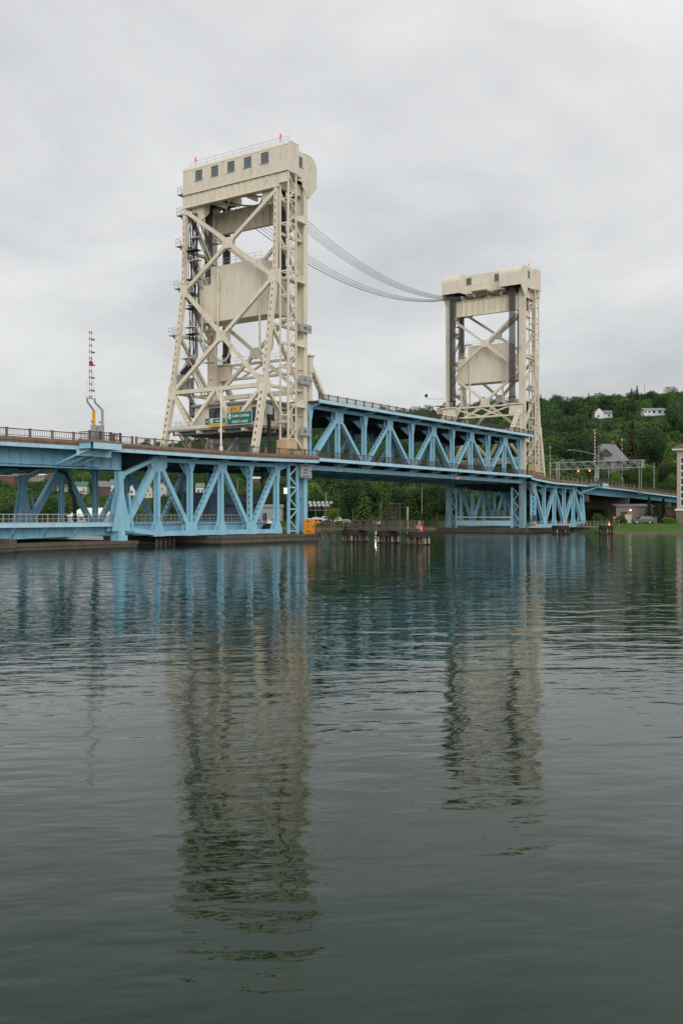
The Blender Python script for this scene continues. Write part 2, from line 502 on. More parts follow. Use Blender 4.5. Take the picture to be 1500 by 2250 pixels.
# ------------------------------------------------------------------ water
def water_mat():
    m = bpy.data.materials.new('water'); m.use_nodes = True
    t = m.node_tree; b = t.nodes['Principled BSDF']
    b.inputs['Base Color'].default_value = (0.0024, 0.0180, 0.0088, 1)
    b.inputs['Specular IOR Level'].default_value = 0.5
    b.inputs['Specular Tint'].default_value = (0.80, 1.0, 0.88, 1)
    b.inputs['Roughness'].default_value = 0.02
    b.inputs['IOR'].default_value = 1.31
    g = t.nodes.new('ShaderNodeNewGeometry')
    mp0 = t.nodes.new('ShaderNodeMapping'); mp0.vector_type = 'TEXTURE'
    mp0.inputs['Rotation'].default_value = (0, 0, TH + 0.12)      # wind blows roughly along this direction
    t.links.new(g.outputs['Position'], mp0.inputs[0])

    def wave(sx, sy, scale, detail, rough, dist=0.0):
        mp = t.nodes.new('ShaderNodeMapping'); mp.inputs['Scale'].default_value = (sx, sy, 1)
        t.links.new(mp0.outputs[0], mp.inputs[0])
        n = t.nodes.new('ShaderNodeTexNoise'); n.inputs['Scale'].default_value = scale
        n.inputs['Detail'].default_value = detail; n.inputs['Roughness'].default_value = rough; n.inputs['Distortion'].default_value = dist
        t.links.new(mp.outputs[0], n.inputs['Vector'])
        return n.outputs['Fac']
    a1 = wave(1.0, 0.50, 0.75, 2, 0.45, 0.3)      # slow swell, metres long
    a2 = wave(1.0, 0.42, 1.9, 2.5, 0.5, 0.25)       # ripples
    a3 = wave(1.0, 0.5, 7.0, 2, 0.5, 0.2)         # fine chop
    patch = wave(0.5, 0.35, 0.035, 3, 0.5)        # gusts: ruffled and smooth patches
    rp_ = t.nodes.new('ShaderNodeMapRange'); rp_.inputs['From Min'].default_value = 0.40; rp_.inputs['From Max'].default_value = 0.62
    rp_.inputs['To Min'].default_value = 0.25; rp_.inputs['To Max'].default_value = 1.9
    t.links.new(patch, rp_.inputs['Value'])
    m1 = t.nodes.new('ShaderNodeMath'); m1.operation = 'MULTIPLY'; m1.inputs[1].default_value = WAVE1
    t.links.new(a1, m1.inputs[0])
    m2 = t.nodes.new('ShaderNodeMath'); m2.operation = 'MULTIPLY'
    t.links.new(a2, m2.inputs[0]); t.links.new(rp_.outputs[0], m2.inputs[1])
    m3 = t.nodes.new('ShaderNodeMath'); m3.operation = 'MULTIPLY_ADD'; m3.inputs[1].default_value = WAVE2
    t.links.new(m2.outputs[0], m3.inputs[0]); t.links.new(m1.outputs[0], m3.inputs[2])
    # the water lies calmer in the lee of the near bank and is ruffled further out
    sx_ = t.nodes.new('ShaderNodeSeparateXYZ'); t.links.new(mp0.outputs[0], sx_.inputs[0])
    lee = t.nodes.new('ShaderNodeMapRange'); lee.interpolation_type = 'SMOOTHSTEP'
    lee.inputs['From Min'].default_value = -140; lee.inputs['From Max'].default_value = -85
    lee.inputs['To Min'].default_value = 0.52; lee.inputs['To Max'].default_value = 1.0
    t.links.new(sx_.outputs['X'], lee.inputs['Value'])
    m4 = t.nodes.new('ShaderNodeMath'); m4.operation = 'MULTIPLY'
    t.links.new(m3.outputs[0], m4.inputs[0]); t.links.new(lee.outputs[0], m4.inputs[1])
    m5 = t.nodes.new('ShaderNodeMath'); m5.operation = 'MULTIPLY_ADD'; m5.inputs[1].default_value = 0.0024
    t.links.new(a3, m5.inputs[0]); t.links.new(m4.outputs[0], m5.inputs[2])
    bp = t.nodes.new('ShaderNodeBump'); bp.inputs['Strength'].default_value = 1.0; bp.inputs['Distance'].default_value = 1.0
    t.links.new(m5.outputs[0], bp.inputs['Height']); t.links.new(bp.outputs[0], b.inputs['Normal'])
    M['water'] = m


WAVE1, WAVE2 = 0.058, 0.0185
water_mat()
g = G()
C0 = CAM - FWD * 60; C0.z = 0
pts = [C0 + FWD * a + RGT * b for a, b in ((-40, -200), (-40, 200), (900, 900), (900, -900))]
g.add([(p.x, p.y, 0) for p in pts], [(0, 1, 2, 3)])
o = g.solo('water', 'water', None, None, kind='structure')

# ------------------------------------------------------------------ land
def tabf(tab): return prof(tab)


SHORE = tabf([(-900, 330), (0, 335), (300, 330), (640, 285), (760, 277), (960, 272), (1120, 268), (1190, 262), (1250, 243), (1290, 226), (1340, 214), (1420, 208), (1500, 207), (1700, 200), (2400, 190)])
RIDGE = tabf([(-900, 1006), (0, 1004), (300, 1002), (345, 996), (450, 986), (560, 980), (700, 962), (860, 930), (930, 934), (1000, 922), (1080, 914), (1200, 911), (1250, 918), (1300, 908), (1400, 904), (1500, 898), (2400, 886)])
RDIST = tabf([(-900, 1150), (345, 1150), (700, 1050), (950, 950), (1200, 900), (2400, 900)])
REXP = tabf([(-900, 1.6), (345, 1.6), (700, 1.15), (950, 0.95), (1200, 0.72), (2400, 0.72)])


def ground_z(X, Y):
    px = 750 + 2160 * X / max(Y, 1)
    ys = SHORE(px) + 3.0 * math.sin(X * 0.11) + 1.5 * math.sin(X * 0.31)
    dshore = Y - ys
    if dshore < 0:
        return max(-2.5, dshore * 0.25)
    z = 0.55 * min(1, dshore / 1.2) + 1.35 * min(1, max(0, dshore - 1.2) / 24)
    start = ys + prof([(900, 62), (1150, 62), (1300, 92), (2400, 92)])(px)
    yr = RDIST(px)
    zr = 3.9 + (1132 - RIDGE(px)) * yr / 2160 - 2
    if Y > start:
        t = (Y - start) / (yr - start)
        if t <= 1:
            z += (zr) * t ** REXP(px)
        else:
            z += zr * (1 - 0.15 * (t - 1))
        z += 2.0 * noise.noise(Vector((X * 0.012, Y * 0.012, 0.3))) * min(1, (Y - start) / 80)
    return z


def land(px, D):
    """ground point at bearing px and distance D"""
    X = (px - 750) / 2160 * D
    p = CAM + FWD * D + RGT * X
    p.z = ground_z(X, D)
    return p


Ys = [185 + i * 2.0 for i in range(80)] + [345 + i * 8 for i in range(60)] + [825 + i * 20 for i in range(30)]
NX = 190
vsx = []
for Y in Ys:
    for i in range(NX):
        px = -700 + 2900 * i / (NX - 1)
        X = (px - 750) / 2160 * Y
        p = CAM + FWD * Y + RGT * X
        vsx.append((p.x, p.y, ground_z(X, Y)))
fs = []
for j in range(len(Ys) - 1):
    for i in range(NX - 1):
        a = j * NX + i
        fs.append((a, a + 1, a + NX + 1, a + NX))
g = G(); g.add(vsx, fs)
g.mi = []
gm_ = []
for f in g.f:
    c = (g.v[f[0]] + g.v[f[2]]) / 2
    dd = c - CAM; Y = dd.dot(FWD); X = dd.dot(RGT); px = 750 + 2160 * X / Y
    gm_.append(0 if (px > 1285 and Y < 262) else 3 if (668 < px < 768 and 284 < Y < 350) else 2 if c.z < 4.5 else 1)
g.mi = gm_
g.solo('terrain', ['lawn', 'hill_ground', 'rough_grass', 'asphalt'], None, None, kind='structure', smooth=True)


# ------------------------------------------------------------------ piers
def pier(name, label, s0, s1, w0, w1, zt, lip=0.35):
    p = thing(name, label, 'pier', ((s0 + s1) / 2, (w0 + w1) / 2, -1.5))
    g = G(); g.box(s0 + .12, s1 - .12, w0 + .12, w1 - .12, -1.5, zt - lip); g.part('pier_body', 'concrete', p)
    g = G(); g.box(s0, s1, w0, w1, zt - lip, zt); g.part('pier_cap', 'concrete', p)
    g = G(); g.box(s0 + .1, s1 - .1, w0 + .1, w1 - .1, -1.4, .16); g.part('wet_band', 'wet_concrete', p)
    return p


pier('bridge_pier', 'low brown concrete pier under the left end of the blue truss', -53.0, -35.4, -2.0, 20.0, .85)
pier('bridge_pier', 'concrete pier block cut off by the left edge of the picture', -66, -53.6, -3.0, 20.5, .82)
pier('bridge_pier', 'long concrete pier carrying the nearer lift tower', -21.0, 1.3, -2.4, 20.4, 1.15)
pier('bridge_pier', 'mossy concrete pier carrying the farther lift tower', 78.4, 96.0, -2.0, 20.4, 1.1)
for s_, w_, lb in ((-52.4, -.2, 'small concrete bearing block at the left end of the low pier'),):
    g = G(); g.box(s_ - .5, s_ + .4, w_ - .8, w_ + 3, .85, 1.25); g.box(s_ - .42, s_ + .32, w_ - .6, w_ + 2.6, 1.25, 1.37)
    g.solo('bearing_block', 'concrete', lb, 'bearing block')
# timber fender rows at the piers, seen behind the near truss
for i in range(9):
    a = R.uniform(-.05, .05)
    g = G(); x = -24.5 + i * 0.42; g.cyl((x, 6 + .2 * (i % 2), -1.5), (x + a, 6 + .2 * (i % 2), 0.75 + R.uniform(-.1, .1)), 0.15, 7)
    g.cyl((x + a, 6 + .2 * (i % 2), 0.75), (x + a, 6 + .2 * (i % 2), 0.9), 0.16, 7, 0.1)
    g.solo('timber_pile', 'timber_pale', 'weathered timber pile standing in the row under the near blue truss', 'pile', 'piles under the near truss')


# ------------------------------------------------------------------ road deck of the approaches
zc = prof([(-95, 11.7), (-55.3, 12.13), (-45, 12.25), (-38, 12.32), (-25, 12.36), (-12, 12.50), (0.9, 12.78)])
zcf = prof([(79.1, 12.70), (82, 12.45), (91, 12.0), (100, 11.95), (115, 11.88), (128, 11.68), (142, 11.5), (156, 11.05), (189, 10.4), (215, 10.0)])


def stations(a, b, n): return [a + (b - a) * i / n for i in range(n + 1)]


def railing(root, w, st, zf, h, m_post, m_rail, post=0.3, bal=0.30, bal_t=0.03, post_h=None, curb=True):
    """posts and one panel of bars per bay"""
    ph = post_h or h + 0.06
    for a in st:
        g = G(); g.box(a - post / 2, a + post / 2, w - post / 2, w + post / 2, zf(a) - 0.02, zf(a) + ph)
        g.box(a - post / 2 - .03, a + post / 2 + .03, w - post / 2 - .03, w + post / 2 + .03, zf(a) + ph, zf(a) + ph + .05)
        g.part('railing_post', m_post, root)
    for a, b in zip(st, st[1:]):
        g = G(); p0 = a + post / 2; p1 = b - post / 2
        g.beam((p0, w, zf(p0) + h), (p1, w, zf(p1) + h), 0.10, 0.09)
        g.beam((p0, w, zf(p0) + 0.14), (p1, w, zf(p1) + 0.14), 0.06, 0.06)
        n = max(2, int((p1 - p0) / bal))
        for i in range(1, n):
            x = p0 + (p1 - p0) * i / n
            g.box(x - bal_t / 2, x + bal_t / 2, w - bal_t / 2, w + bal_t / 2, zf(x) + 0.14, zf(x) + h)
        g.part('railing_panel', m_rail, root)


def deck(root, a, b, n, zf, bay, side_rails=(-2.38, 20.38)):
    st = stations(a, b, n)
    g = G(); g.ribbon(st, -2.1, 20.1, lambda x: zf(x) - .15, lambda x: zf(x) - .55); g.part('deck_slab', 'shade_grime', root)
    g = G(); g.ribbon(st, 0.0, 18.0, lambda x: zf(x) - .14, lambda x: zf(x) - .148); g.part('road_surface', 'asphalt', root)
    for w0, w1, f0, f1 in ((-2.62, -2.1, -2.56, -2.4), (20.1, 20.62, 20.4, 20.56)):
        g = G(); g.ribbon(st, w0, w1, lambda x: zf(x), lambda x: zf(x) - .38); g.part('curb', 'brown_conc', root)
        g = G(); g.ribbon(st, w0 + .09, w1 - .09, lambda x: zf(x) - .38, lambda x: zf(x) - .64); g.part('curb_base', 'brown_conc', root)
        k = max(1, int((b - a) / 6.1)); ss = stations(a, b, k)
        for x0, x1 in zip(ss, ss[1:]):
            g = G(); s2 = stations(x0 + .03, x1 - .03, 3)
            g.ribbon(s2, f0, f1, lambda x: zf(x) - .65, lambda x: zf(x) - 1.05); g.part('fascia_strip', 'blue_pale', root)
    for w in side_rails:
        railing(root, w, stations(a + .3, b - .3, max(1, round((b - a) / bay))), zf, 0.80, 'brown_conc', 'rail_brown', post=.22)


def plate_girder(root, a, b, w, zt, zb, step, face=-1, m_='blue'):
    st = stations(a, b, max(2, int((b - a) / 6)))
    g = G(); g.ribbon(st, w - .03, w + .03, zt, zb); g.part('girder_web', m_, root)
    g = G(); g.ribbon(st, w - .3, w + .3, lambda x: zt(x), lambda x: zt(x) - .06)
    g.part('top_flange', m_, root)
    g = G(); g.ribbon(st, w - .32, w + .32, lambda x: zb(x) + .02, lambda x: zb(x) - .06); g.part('bottom_flange', m_, root)
    n = max(1, round((b - a) / step))
    for i in range(n + 1):
        x = a + .05 + (b - a - .1) * i / n
        g = G()
        g.box(x - .03, x + .03, w - .26, w - .031, zb(x) + .021, zt(x) - .061)
        g.box(x - .03, x + .03, w + .031, w + .26, zb(x) + .021, zt(x) - .061)
        g.part('web_stiffener', m_, root)


def bracket(root, s, w0, w1, zt, drop, m_='blue'):
    """triangular cantilever bracket under the overhanging pavement"""
    g = G(); g.prism([(s - .04, w0, zt), (s - .04, w1, zt), (s - .04, w1, zt - .12), (s - .04, w0, zt - drop)], (.08, 0, 0))
    g.part('deck_bracket', m_, root)
    return g


def floor_system(root, a, b, n, zt, zb, m_='shade_grime', w0=0.3, w1=17.7):
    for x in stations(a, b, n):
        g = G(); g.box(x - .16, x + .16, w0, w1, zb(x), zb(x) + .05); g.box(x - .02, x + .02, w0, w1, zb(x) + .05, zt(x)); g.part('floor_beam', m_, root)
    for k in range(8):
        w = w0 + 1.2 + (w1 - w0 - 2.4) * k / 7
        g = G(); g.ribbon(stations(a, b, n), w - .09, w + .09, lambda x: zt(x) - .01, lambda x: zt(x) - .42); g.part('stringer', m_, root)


def gusset(root, pts, w, m_='blue', t=0.035, name='gusset_plate', off=0.36):
    for k in (-1, 1):
        g = G(); g.prism([(s, w + k * off - t / 2, z) for s, z in pts], (0, t, 0))
        g.part(name, m_, root)


def approach_truss(root, Vn, zf, name_m='blue'):
    """one truss span on each side; Vn runs from the outer end towards the tower"""
    sg = 1 if Vn[1] > Vn[0] else -1
    for w in (0.0, 18.0):
        ztop = lambda s: zf(s) - 1.22
        # chords
        for i in range(1, 5):
            a, b = Vn[i], Vn[i + 1]
            g = G(); g.perf((a, w, ztop(a) - .28), (b, w, ztop(b) - .28), .7, .5, (0, 0, 1)); g.part('top_chord', name_m, root)
            g = G(); g.perf((a, w, 1.60), (b, w, 1.60), .7, .62, (0, 0, 1)); g.part('bottom_chord', name_m, root)
        g = G(); g.perf((Vn[0] + .9 * sg, w, 2.2), (Vn[1], w, 1.60), .7, .6, (0, 0, 1)); g.part('bottom_chord', name_m, root)
        g = G(); g.beam((Vn[0] + .25 * sg, w, 8.75), (Vn[1] - .9 * sg, w, ztop(Vn[1]) - .35), .7, .45); g.part('top_chord', name_m, root)
        # end post with flared foot
        e = Vn[0]
        g = G(); g.hsec((e, w, 1.7), (e, w, 9.15), .75, .8, (0, 1, 0)); g.part('end_post', name_m, root)
        for k in (-1, 1):
            g = G()
            g.prism([(e - 1.55, w + k * .46, 2.0), (e + 1.45, w + k * .46, 2.0), (e + .45, w + k * .46, 6.4), (e - .45, w + k * .46, 6.4)], (0, .06, 0)); g.part('foot_plate', name_m, root)
            g = G()
            g.beam((e + sg * 1.75, w + k * .5, 1.9), (e + sg * 1.05, w + k * .5, 6.6), .26, .2); g.part('foot_stiffener', name_m, root)
        g = G(); g.box(e - .7, e + .7, w - .7, w + .7, .84, 1.5); g.box(e - .5, e + .5, w - .5, w + .5, 1.5, 2.0); g.part('bearing', name_m, root)
        gusset(root, [(e - .45, 8.2), (e + .45, 8.2), (e + .8 * sg, 8.75), (e + .5 * sg, 9.1), (e - .45 * sg, 9.1)], w)
        # verticals
        for i in range(1, 6):
            x = Vn[i]
            g = G()
            if i == 4:
                g.perf((x, w, 2.0), (x, w, ztop(x) - .5), .74, .4, (1, 0, 0))
            else:
                g.hsec((x, w, 1.9), (x, w, ztop(x) - .5), .46, .74, (0, 1, 0))
            g.part('vertical_post', name_m, root)
        # diagonals: down-left from the first top joint, then zigzag
        D = [((Vn[0] + 1.0 * sg, 2.9), (Vn[1] - .3 * sg, ztop(Vn[1]) - .9)), ((Vn[1] + .35 * sg, ztop(Vn[1]) - .9), (Vn[2] - .4 * sg, 2.3)),
             ((Vn[2] + .4 * sg, 2.3), (Vn[3] - .35 * sg, ztop(Vn[3]) - .9)), ((Vn[3] + .35 * sg, ztop(Vn[3]) - .9), (Vn[4] - .4 * sg, 2.3)),
             ((Vn[4] + .4 * sg, 2.3), (Vn[5] - .25 * sg, ztop(Vn[5]) - .9))]
        for i, (p, q) in enumerate(D):
            P, Q = Vector((p[0], w, p[1])), Vector((q[0], w, q[1])); ax = (Q - P).normalized()
            g = G()
            if i == 0:
                g.beam(P, Q, .72, .85, ax.cross(Vector((0, 1, 0))))
            else:
                g.perf(P, Q, .68, .58, ax.cross(Vector((0, 1, 0))))
            g.part('diagonal', name_m, root)
        # gusset plates
        x = Vn[1]; t = ztop(x)
        gusset(root, [(x - 1.35, t - 1.15), (x - .75, t - 1.75), (x + .9, t - 1.75), (x + 1.4, t - 1.15), (x + 1.4, t + .15), (x - .9, t + .15), (x - 1.35, t - .3)] if sg > 0 else
               [(x - 1.4, t - 1.15), (x - .9, t - 1.75), (x + .75, t - 1.75), (x + 1.35, t - 1.15), (x + 1.35, t - .3), (x + .9, t + .15), (x - 1.4, t + .15)], w, name_m)
        x = Vn[3]; t = ztop(x)
        gusset(root, [(x - .9, t - 1.0), (x - .45, t - 1.65), (x + .45, t - 1.65), (x + .9, t - 1.0), (x + .9, t + .1), (x - .9, t + .1)], w, name_m)
        for i in (2, 4):
            x = Vn[i]; t = ztop(x)
            gusset(root, [(x - .26, t - 1.5), (x + .26, t - 1.5), (x + .65, t - .4), (x + .65, t + .05), (x - .65, t + .05), (x - .65, t - .4)], w, name_m)
            gusset(root, [(x - 1.15, 1.25), (x + 1.15, 1.25), (x + 1.15, 2.45), (x + .7, 2.95), (x - .7, 2.95), (x - 1.15, 2.45)], w, name_m)
        for i in (1, 3, 5):
            x = Vn[i]
            gusset(root, [(x - .95, 1.25), (x + .95, 1.25), (x + .9, 1.95), (x + .3, 3.2), (x - .3, 3.2), (x - .9, 1.95)], w, name_m)
        x = Vn[5]; t = ztop(x)
        gusset(root, [(x - .8, t - .6), (x - .1, t - 2.6), (x + .3, t - 2.6), (x + .5, t - 1.0), (x + 4.6 * sg, t + .2), (x - .8 * sg, t + .2)] if sg > 0 else
               [(x - .5, t - 1.0), (x - .3, t - 2.6), (x + .1, t - 2.6), (x + .8, t - .6), (x + .8, t + .2), (x - 4.6, t + .2)], w, name_m)
    # lateral system and portal between the two trusses
    for i in range(0, 6):
        x = Vn[i]
        g = G(); g.box(x - .14, x + .14, .4, 17.6, 1.35, 1.85); g.part('cross_beam', name_m, root)
    for a, b in zip(Vn, Vn[1:]):
        g = G(); g.beam((a, .4, 1.5), (b, 17.6, 1.5), .2, .2); g.beam((a, 17.6, 1.49), (b, .4, 1.49), .2, .2); g.part('lateral_brace', name_m, root)
    for i in range(1, 6):
        x = Vn[i]
        for w0, w1 in ((.4, 2.3), (17.6, 15.7)):
            g = G(); g.prism([(x - .03, w0, zf(x) - 1.4), (x - .03, w1, zf(x) - 1.4), (x - .03, w0, zf(x) - 3.6)], (.06, 0, 0)); g.part('knee_plate', name_m, root)
        for w0, w1 in ((-.4, -2.4), (18.4, 20.4)):
            bracket(root, x, w0, w1, zf(x) - .66, .95, name_m)


NEAR_V = [-36.6, -30.3, -24.4, -18.4, -12.3, -6.3]
FAR_V = [115.5, 109.6, 103.7, 97.7, 91.7, 85.8]
na = thing('approach_span', 'blue truss span carrying the road to the nearer lift tower', 'bridge span', (-18, 9, 1.2))
approach_truss(na, NEAR_V, zc)
floor_system(na, -36.4, -1.0, 8, lambda x: zc(x) - .56, lambda x: zc(x) - 2.2)
deck(na, -36.4, 0.85, 12, zc, 3.1)
fa = thing('approach_span', 'blue truss span on the shore side of the farther lift tower', 'bridge span', (98, 9, 1.2))
approach_truss(fa, FAR_V, zcf)
floor_system(fa, 82.0, 115.4, 8, lambda x: zcf(x) - .56, lambda x: zcf(x) - 2.2)
deck(fa, 79.15, 115.4, 14, zcf, 3.0)

# the narrow lattice bent between each approach truss and its tower column
for sA, sB, par in ((-4.55, -2.43, na), (82.5, 84.7, fa)):
    for w in (-.9,):
        for x in (sA, sB):
            g = G(); g.box(x - .13, x + .13, w - .2, w + .2, 1.2, 11.4); g.part('bent_post', 'blue', par)
        n = 6; zz = stations(1.6, 11.2, n)
        for i in range(n):
            a, b = (sA, sB) if i % 2 else (sB, sA)
            g = G(); g.beam((a, w - .1, zz[i]), (b, w - .1, zz[i + 1]), .12, .2); g.part('lacing_bar', 'blue', par)
        for z in (1.6, 4.8, 8.0, 11.3):
            g = G(); g.beam((sA, w + .05, z), (sB, w + .05, z), .12, .22); g.part('lacing_strut', 'blue', par)

# ------------------------------------------------------------------ left girder span with the gate balcony
gl = thing('girder_span', 'blue plate girder road span running off the left edge', 'bridge span', (-55, 9, 9))
for w in (0.0, 18.0):
    plate_girder(gl, -78, -36.5, w, lambda x: zc(x) - .9, lambda x: zc(x) - 2.95, 1.43)
floor_system(gl, -76, -37.5, 10, lambda x: zc(x) - .56, lambda x: zc(x) - 2.6)
deck(gl, -78, -36.45, 14, zc, 2.87)
for x in (-74.2, -68.5, -62.8, -57.0, -51.3, -46.0):
    for w0, w1 in ((-.3, -2.4), (18.3, 20.4)):
        bracket(gl, x, w0, w1, zc(x) - .66, .9)
g = G(); g.tube([(-78 + i * 2.0, -.36, 9.25 + .012 * i + .03 * math.sin(i * 2.2)) for i in range(20)], .035, 5); g.part('conduit', 'dark_steel', gl)
# balcony
bal = thing('gate_balcony', 'small railed balcony cantilevered from the deck holding a barrier gate', 'balcony', (-42.8, -3.5, 11.5))
zb_ = 12.30
g = G(); g.box(-45.2, -40.4, -4.6, -2.66, zb_ - .32, zb_); g.part('balcony_floor', 'brown_conc', bal)
for x in (-45.0, -43.6, -42.1, -40.6):
    g = G(); g.box(x - .05, x + .05, -4.5, -2.7, zb_ - 1.0, zb_ - .33); g.part('balcony_beam', 'blue', bal)
g = G(); g.box(-44.6, -40.5, -4.62, -4.52, zb_ - 1.0, zb_ - .33); g.part('fascia_strip', 'blue_pale', bal)
g = G(); g.box(-45.2, -40.2, -2.58, -2.45, zb_ - 1.75, zb_ - 1.06); g.part('fascia_strip', 'blue_pale', bal)
for x in (-44.4, -42.8, -41.2):
    g = G(); g.beam((x - 1.9, -.35, 9.6), (x, -3.6, zb_ - 1.02), .14, .18); g.part('raking_strut', 'blue', bal)
zfb = lambda x: zb_
railing(bal, -4.45, [-45.05, -43.5, -42.0, -40.55], zfb, .85, 'rail_brown', 'rail_brown', post=.2, bal=.24)
for x in (-45.05, -40.55):
    g = G(); g.beam((x, -4.35, zb_ + .85), (x, -2.7, zb_ + .85), .08, .08); g.beam((x, -4.35, zb_ + .14), (x, -2.7, zb_ + .14), .06, .06)
    for k in range(1, 7):
        g.box(x - .015, x + .015, -4.35 + k * .24, -4.32 + k * .24, zb_ + .14, zb_ + .85)
    g.part('railing_panel', 'rail_brown', bal)

# ------------------------------------------------------------------ lower (railway) level on the left
lw = thing('railway_span', 'low blue railway girder with a walkway railing just above the water', 'bridge span', (-55, 9, 1.3))
plate_girder(lw, -78, -36.2, 1.6, lambda x: 2.72, lambda x: prof([(-60, .95), (-46, 1.5), (-36, 1.55)])(x), 1.45)
plate_girder(lw, -78, -36.2, 16.4, lambda x: 2.72, lambda x: prof([(-60, .95), (-46, 1.5), (-36, 1.55)])(x), 2.9)
g = G(); g.box(-78, -36.2, .1, 17.9, 2.73, 2.95); g.part('walkway_floor', 'blue_pale', lw)
g = G(); g.box(-78, -36.2, .02, .09, 2.55, 3.02); g.part('fascia_strip', 'blue_pale', lw)
for x in (-60, -55.5, -51.2, -47.0, -42.5):
    g = G(); g.prism([(x - .04, .1, 2.7), (x - .04, 1.5, 2.7), (x - .04, 1.5, 1.3), (x - .04, 1.2, 1.3)], (.08, 0, 0)); g.part('deck_bracket', 'blue', lw)
railing(lw, .16, stations(-77.6, -36.8, 28), lambda x: 2.95, 1.05, 'rail_steel', 'rail_steel', post=.07, bal=9, post_h=1.05)
g = G(); g.beam((-77.6, .16, 3.5), (-36.8, .16, 3.5), .05, .05); g.part('mid_rail', 'rail_steel', lw)
g = G(); g.box(-36.0, -5.0, 3.0, 3.06, 1.55, 2.75)
for i in range(16):
    g.box(-35.6 + i * 2.0, -35.52 + i * 2.0, 2.78, 3.0, 1.6, 2.7)
lr = thing('railway_span', 'blue railway girder with railing running inside the near truss', 'bridge span', (-20, 9, 1.5))
g.part('girder_web', 'blue', lr)
g = G(); g.box(-36.0, -5.0, 2.7, 15.3, 2.76, 2.95); g.part('walkway_floor', 'blue', lr)
railing(lr, 2.8, stations(-35.6, -5.4, 20), lambda x: 2.95, 1.0, 'rail_steel', 'rail_steel', post=.06, bal=9, post_h=1.0)
g = G(); g.beam((-35.6, 2.8, 3.45), (-5.4, 2.8, 3.45), .045, .045); g.part('mid_rail', 'rail_steel', lr)
# dark drain pipe hanging below the deck on the left
g = G(); g.tube([(-39.0, 8.0, 9.3), (-38.0, 8.0, 9.1), (-37.4, 8.0, 8.2), (-37.2, 8.0, 6.9), (-36.6, 8.0, 6.0), (-36.5, 8.0, 3.0)], .24, 8)
g.solo('drain_pipe', 'dark_steel', 'thick black drain pipe dropping below the left girder span', 'pipe', smooth=True)
g = G(); g.tube([(-8.2, 1.0, 11.2), (-8.2, 1.0, 6.2), (-8.6, 1.0, 5.4), (-10.5, 1.0, 5.2), (-14.5, 2.5, 5.2)], .2, 8)
g.solo('drain_pipe', 'dark_steel', 'black drain pipe dropping beside the last diagonal of the near truss', 'pipe', smooth=True)

# ------------------------------------------------------------------ the lift span
LN = [1.65 + 7.665 * i for i in range(11)]
ls = thing('lift_span', 'raised blue double-deck lift span hanging between the two towers', 'lift span', (40, 9, 10.8))
for w in (0.0, 18.0):
    for i in range(10):
        a, b = LN[i], LN[i + 1]
        g = G(); g.perf((a, w, 20.42), (b, w, 20.42), .7, .56, (0, 0, 1)); g.part('top_chord', 'blue', ls)
        g = G(); g.perf((a, w, 11.15), (b, w, 11.15), .7, .7, (0, 0, 1)); g.part('bottom_chord', 'blue', ls)
        # zigzag: top joints at odd nodes
        lo, hi = (a, b) if i % 2 == 0 else (b, a)
        sg = 1 if hi > lo else -1
        P, Q = Vector((lo + .5 * sg, w, 12.3)), Vector((hi - .3 * sg, w, 19.2)); ax = (Q - P).normalized()
        g = G()
        if i in (0, 9):
            g.beam(P, Q, .7, .75, ax.cross(Vector((0, 1, 0))))
        else:
            g.perf(P, Q, .66, .55, ax.cross(Vector((0, 1, 0))), pitch=.82)
        g.part('diagonal', 'blue', ls)
    for i in range(11):
        x = LN[i]
        g = G()
        if i == 10:
            g.perf((x, w, 11.5), (x, w, 20.1), .74, .42, (1, 0, 0))
        else:
            g.hsec((x, w, 11.5), (x, w, 20.1), .44, .74, (0, 1, 0))
        g.part('vertical_post', 'blue', ls)
        if i % 2:
            big = 1.15 if i in (1, 9) else .9
            gusset(ls, [(x - big, 19.0), (x - .5, 18.35), (x + .5, 18.35), (x + big, 19.0), (x + big, 20.75), (x - big, 20.75)], w)
            gusset(ls, [(x - .7, 10.75), (x + .7, 10.75), (x + .7, 11.6), (x + .25, 12.6), (x - .25, 12.6), (x - .7, 11.6)], w)
        else:
            gusset(ls, [(x - .25, 18.3), (x + .25, 18.3), (x + .68, 19.9), (x + .68, 20.72), (x - .68, 20.72), (x - .68, 19.9)], w)
            gusset(ls, [(x - 1.1, 10.76), (x + 1.1, 10.76), (x + 1.1, 12.0), (x + .7, 12.9), (x - .7, 12.9), (x - 1.1, 12.0)], w)
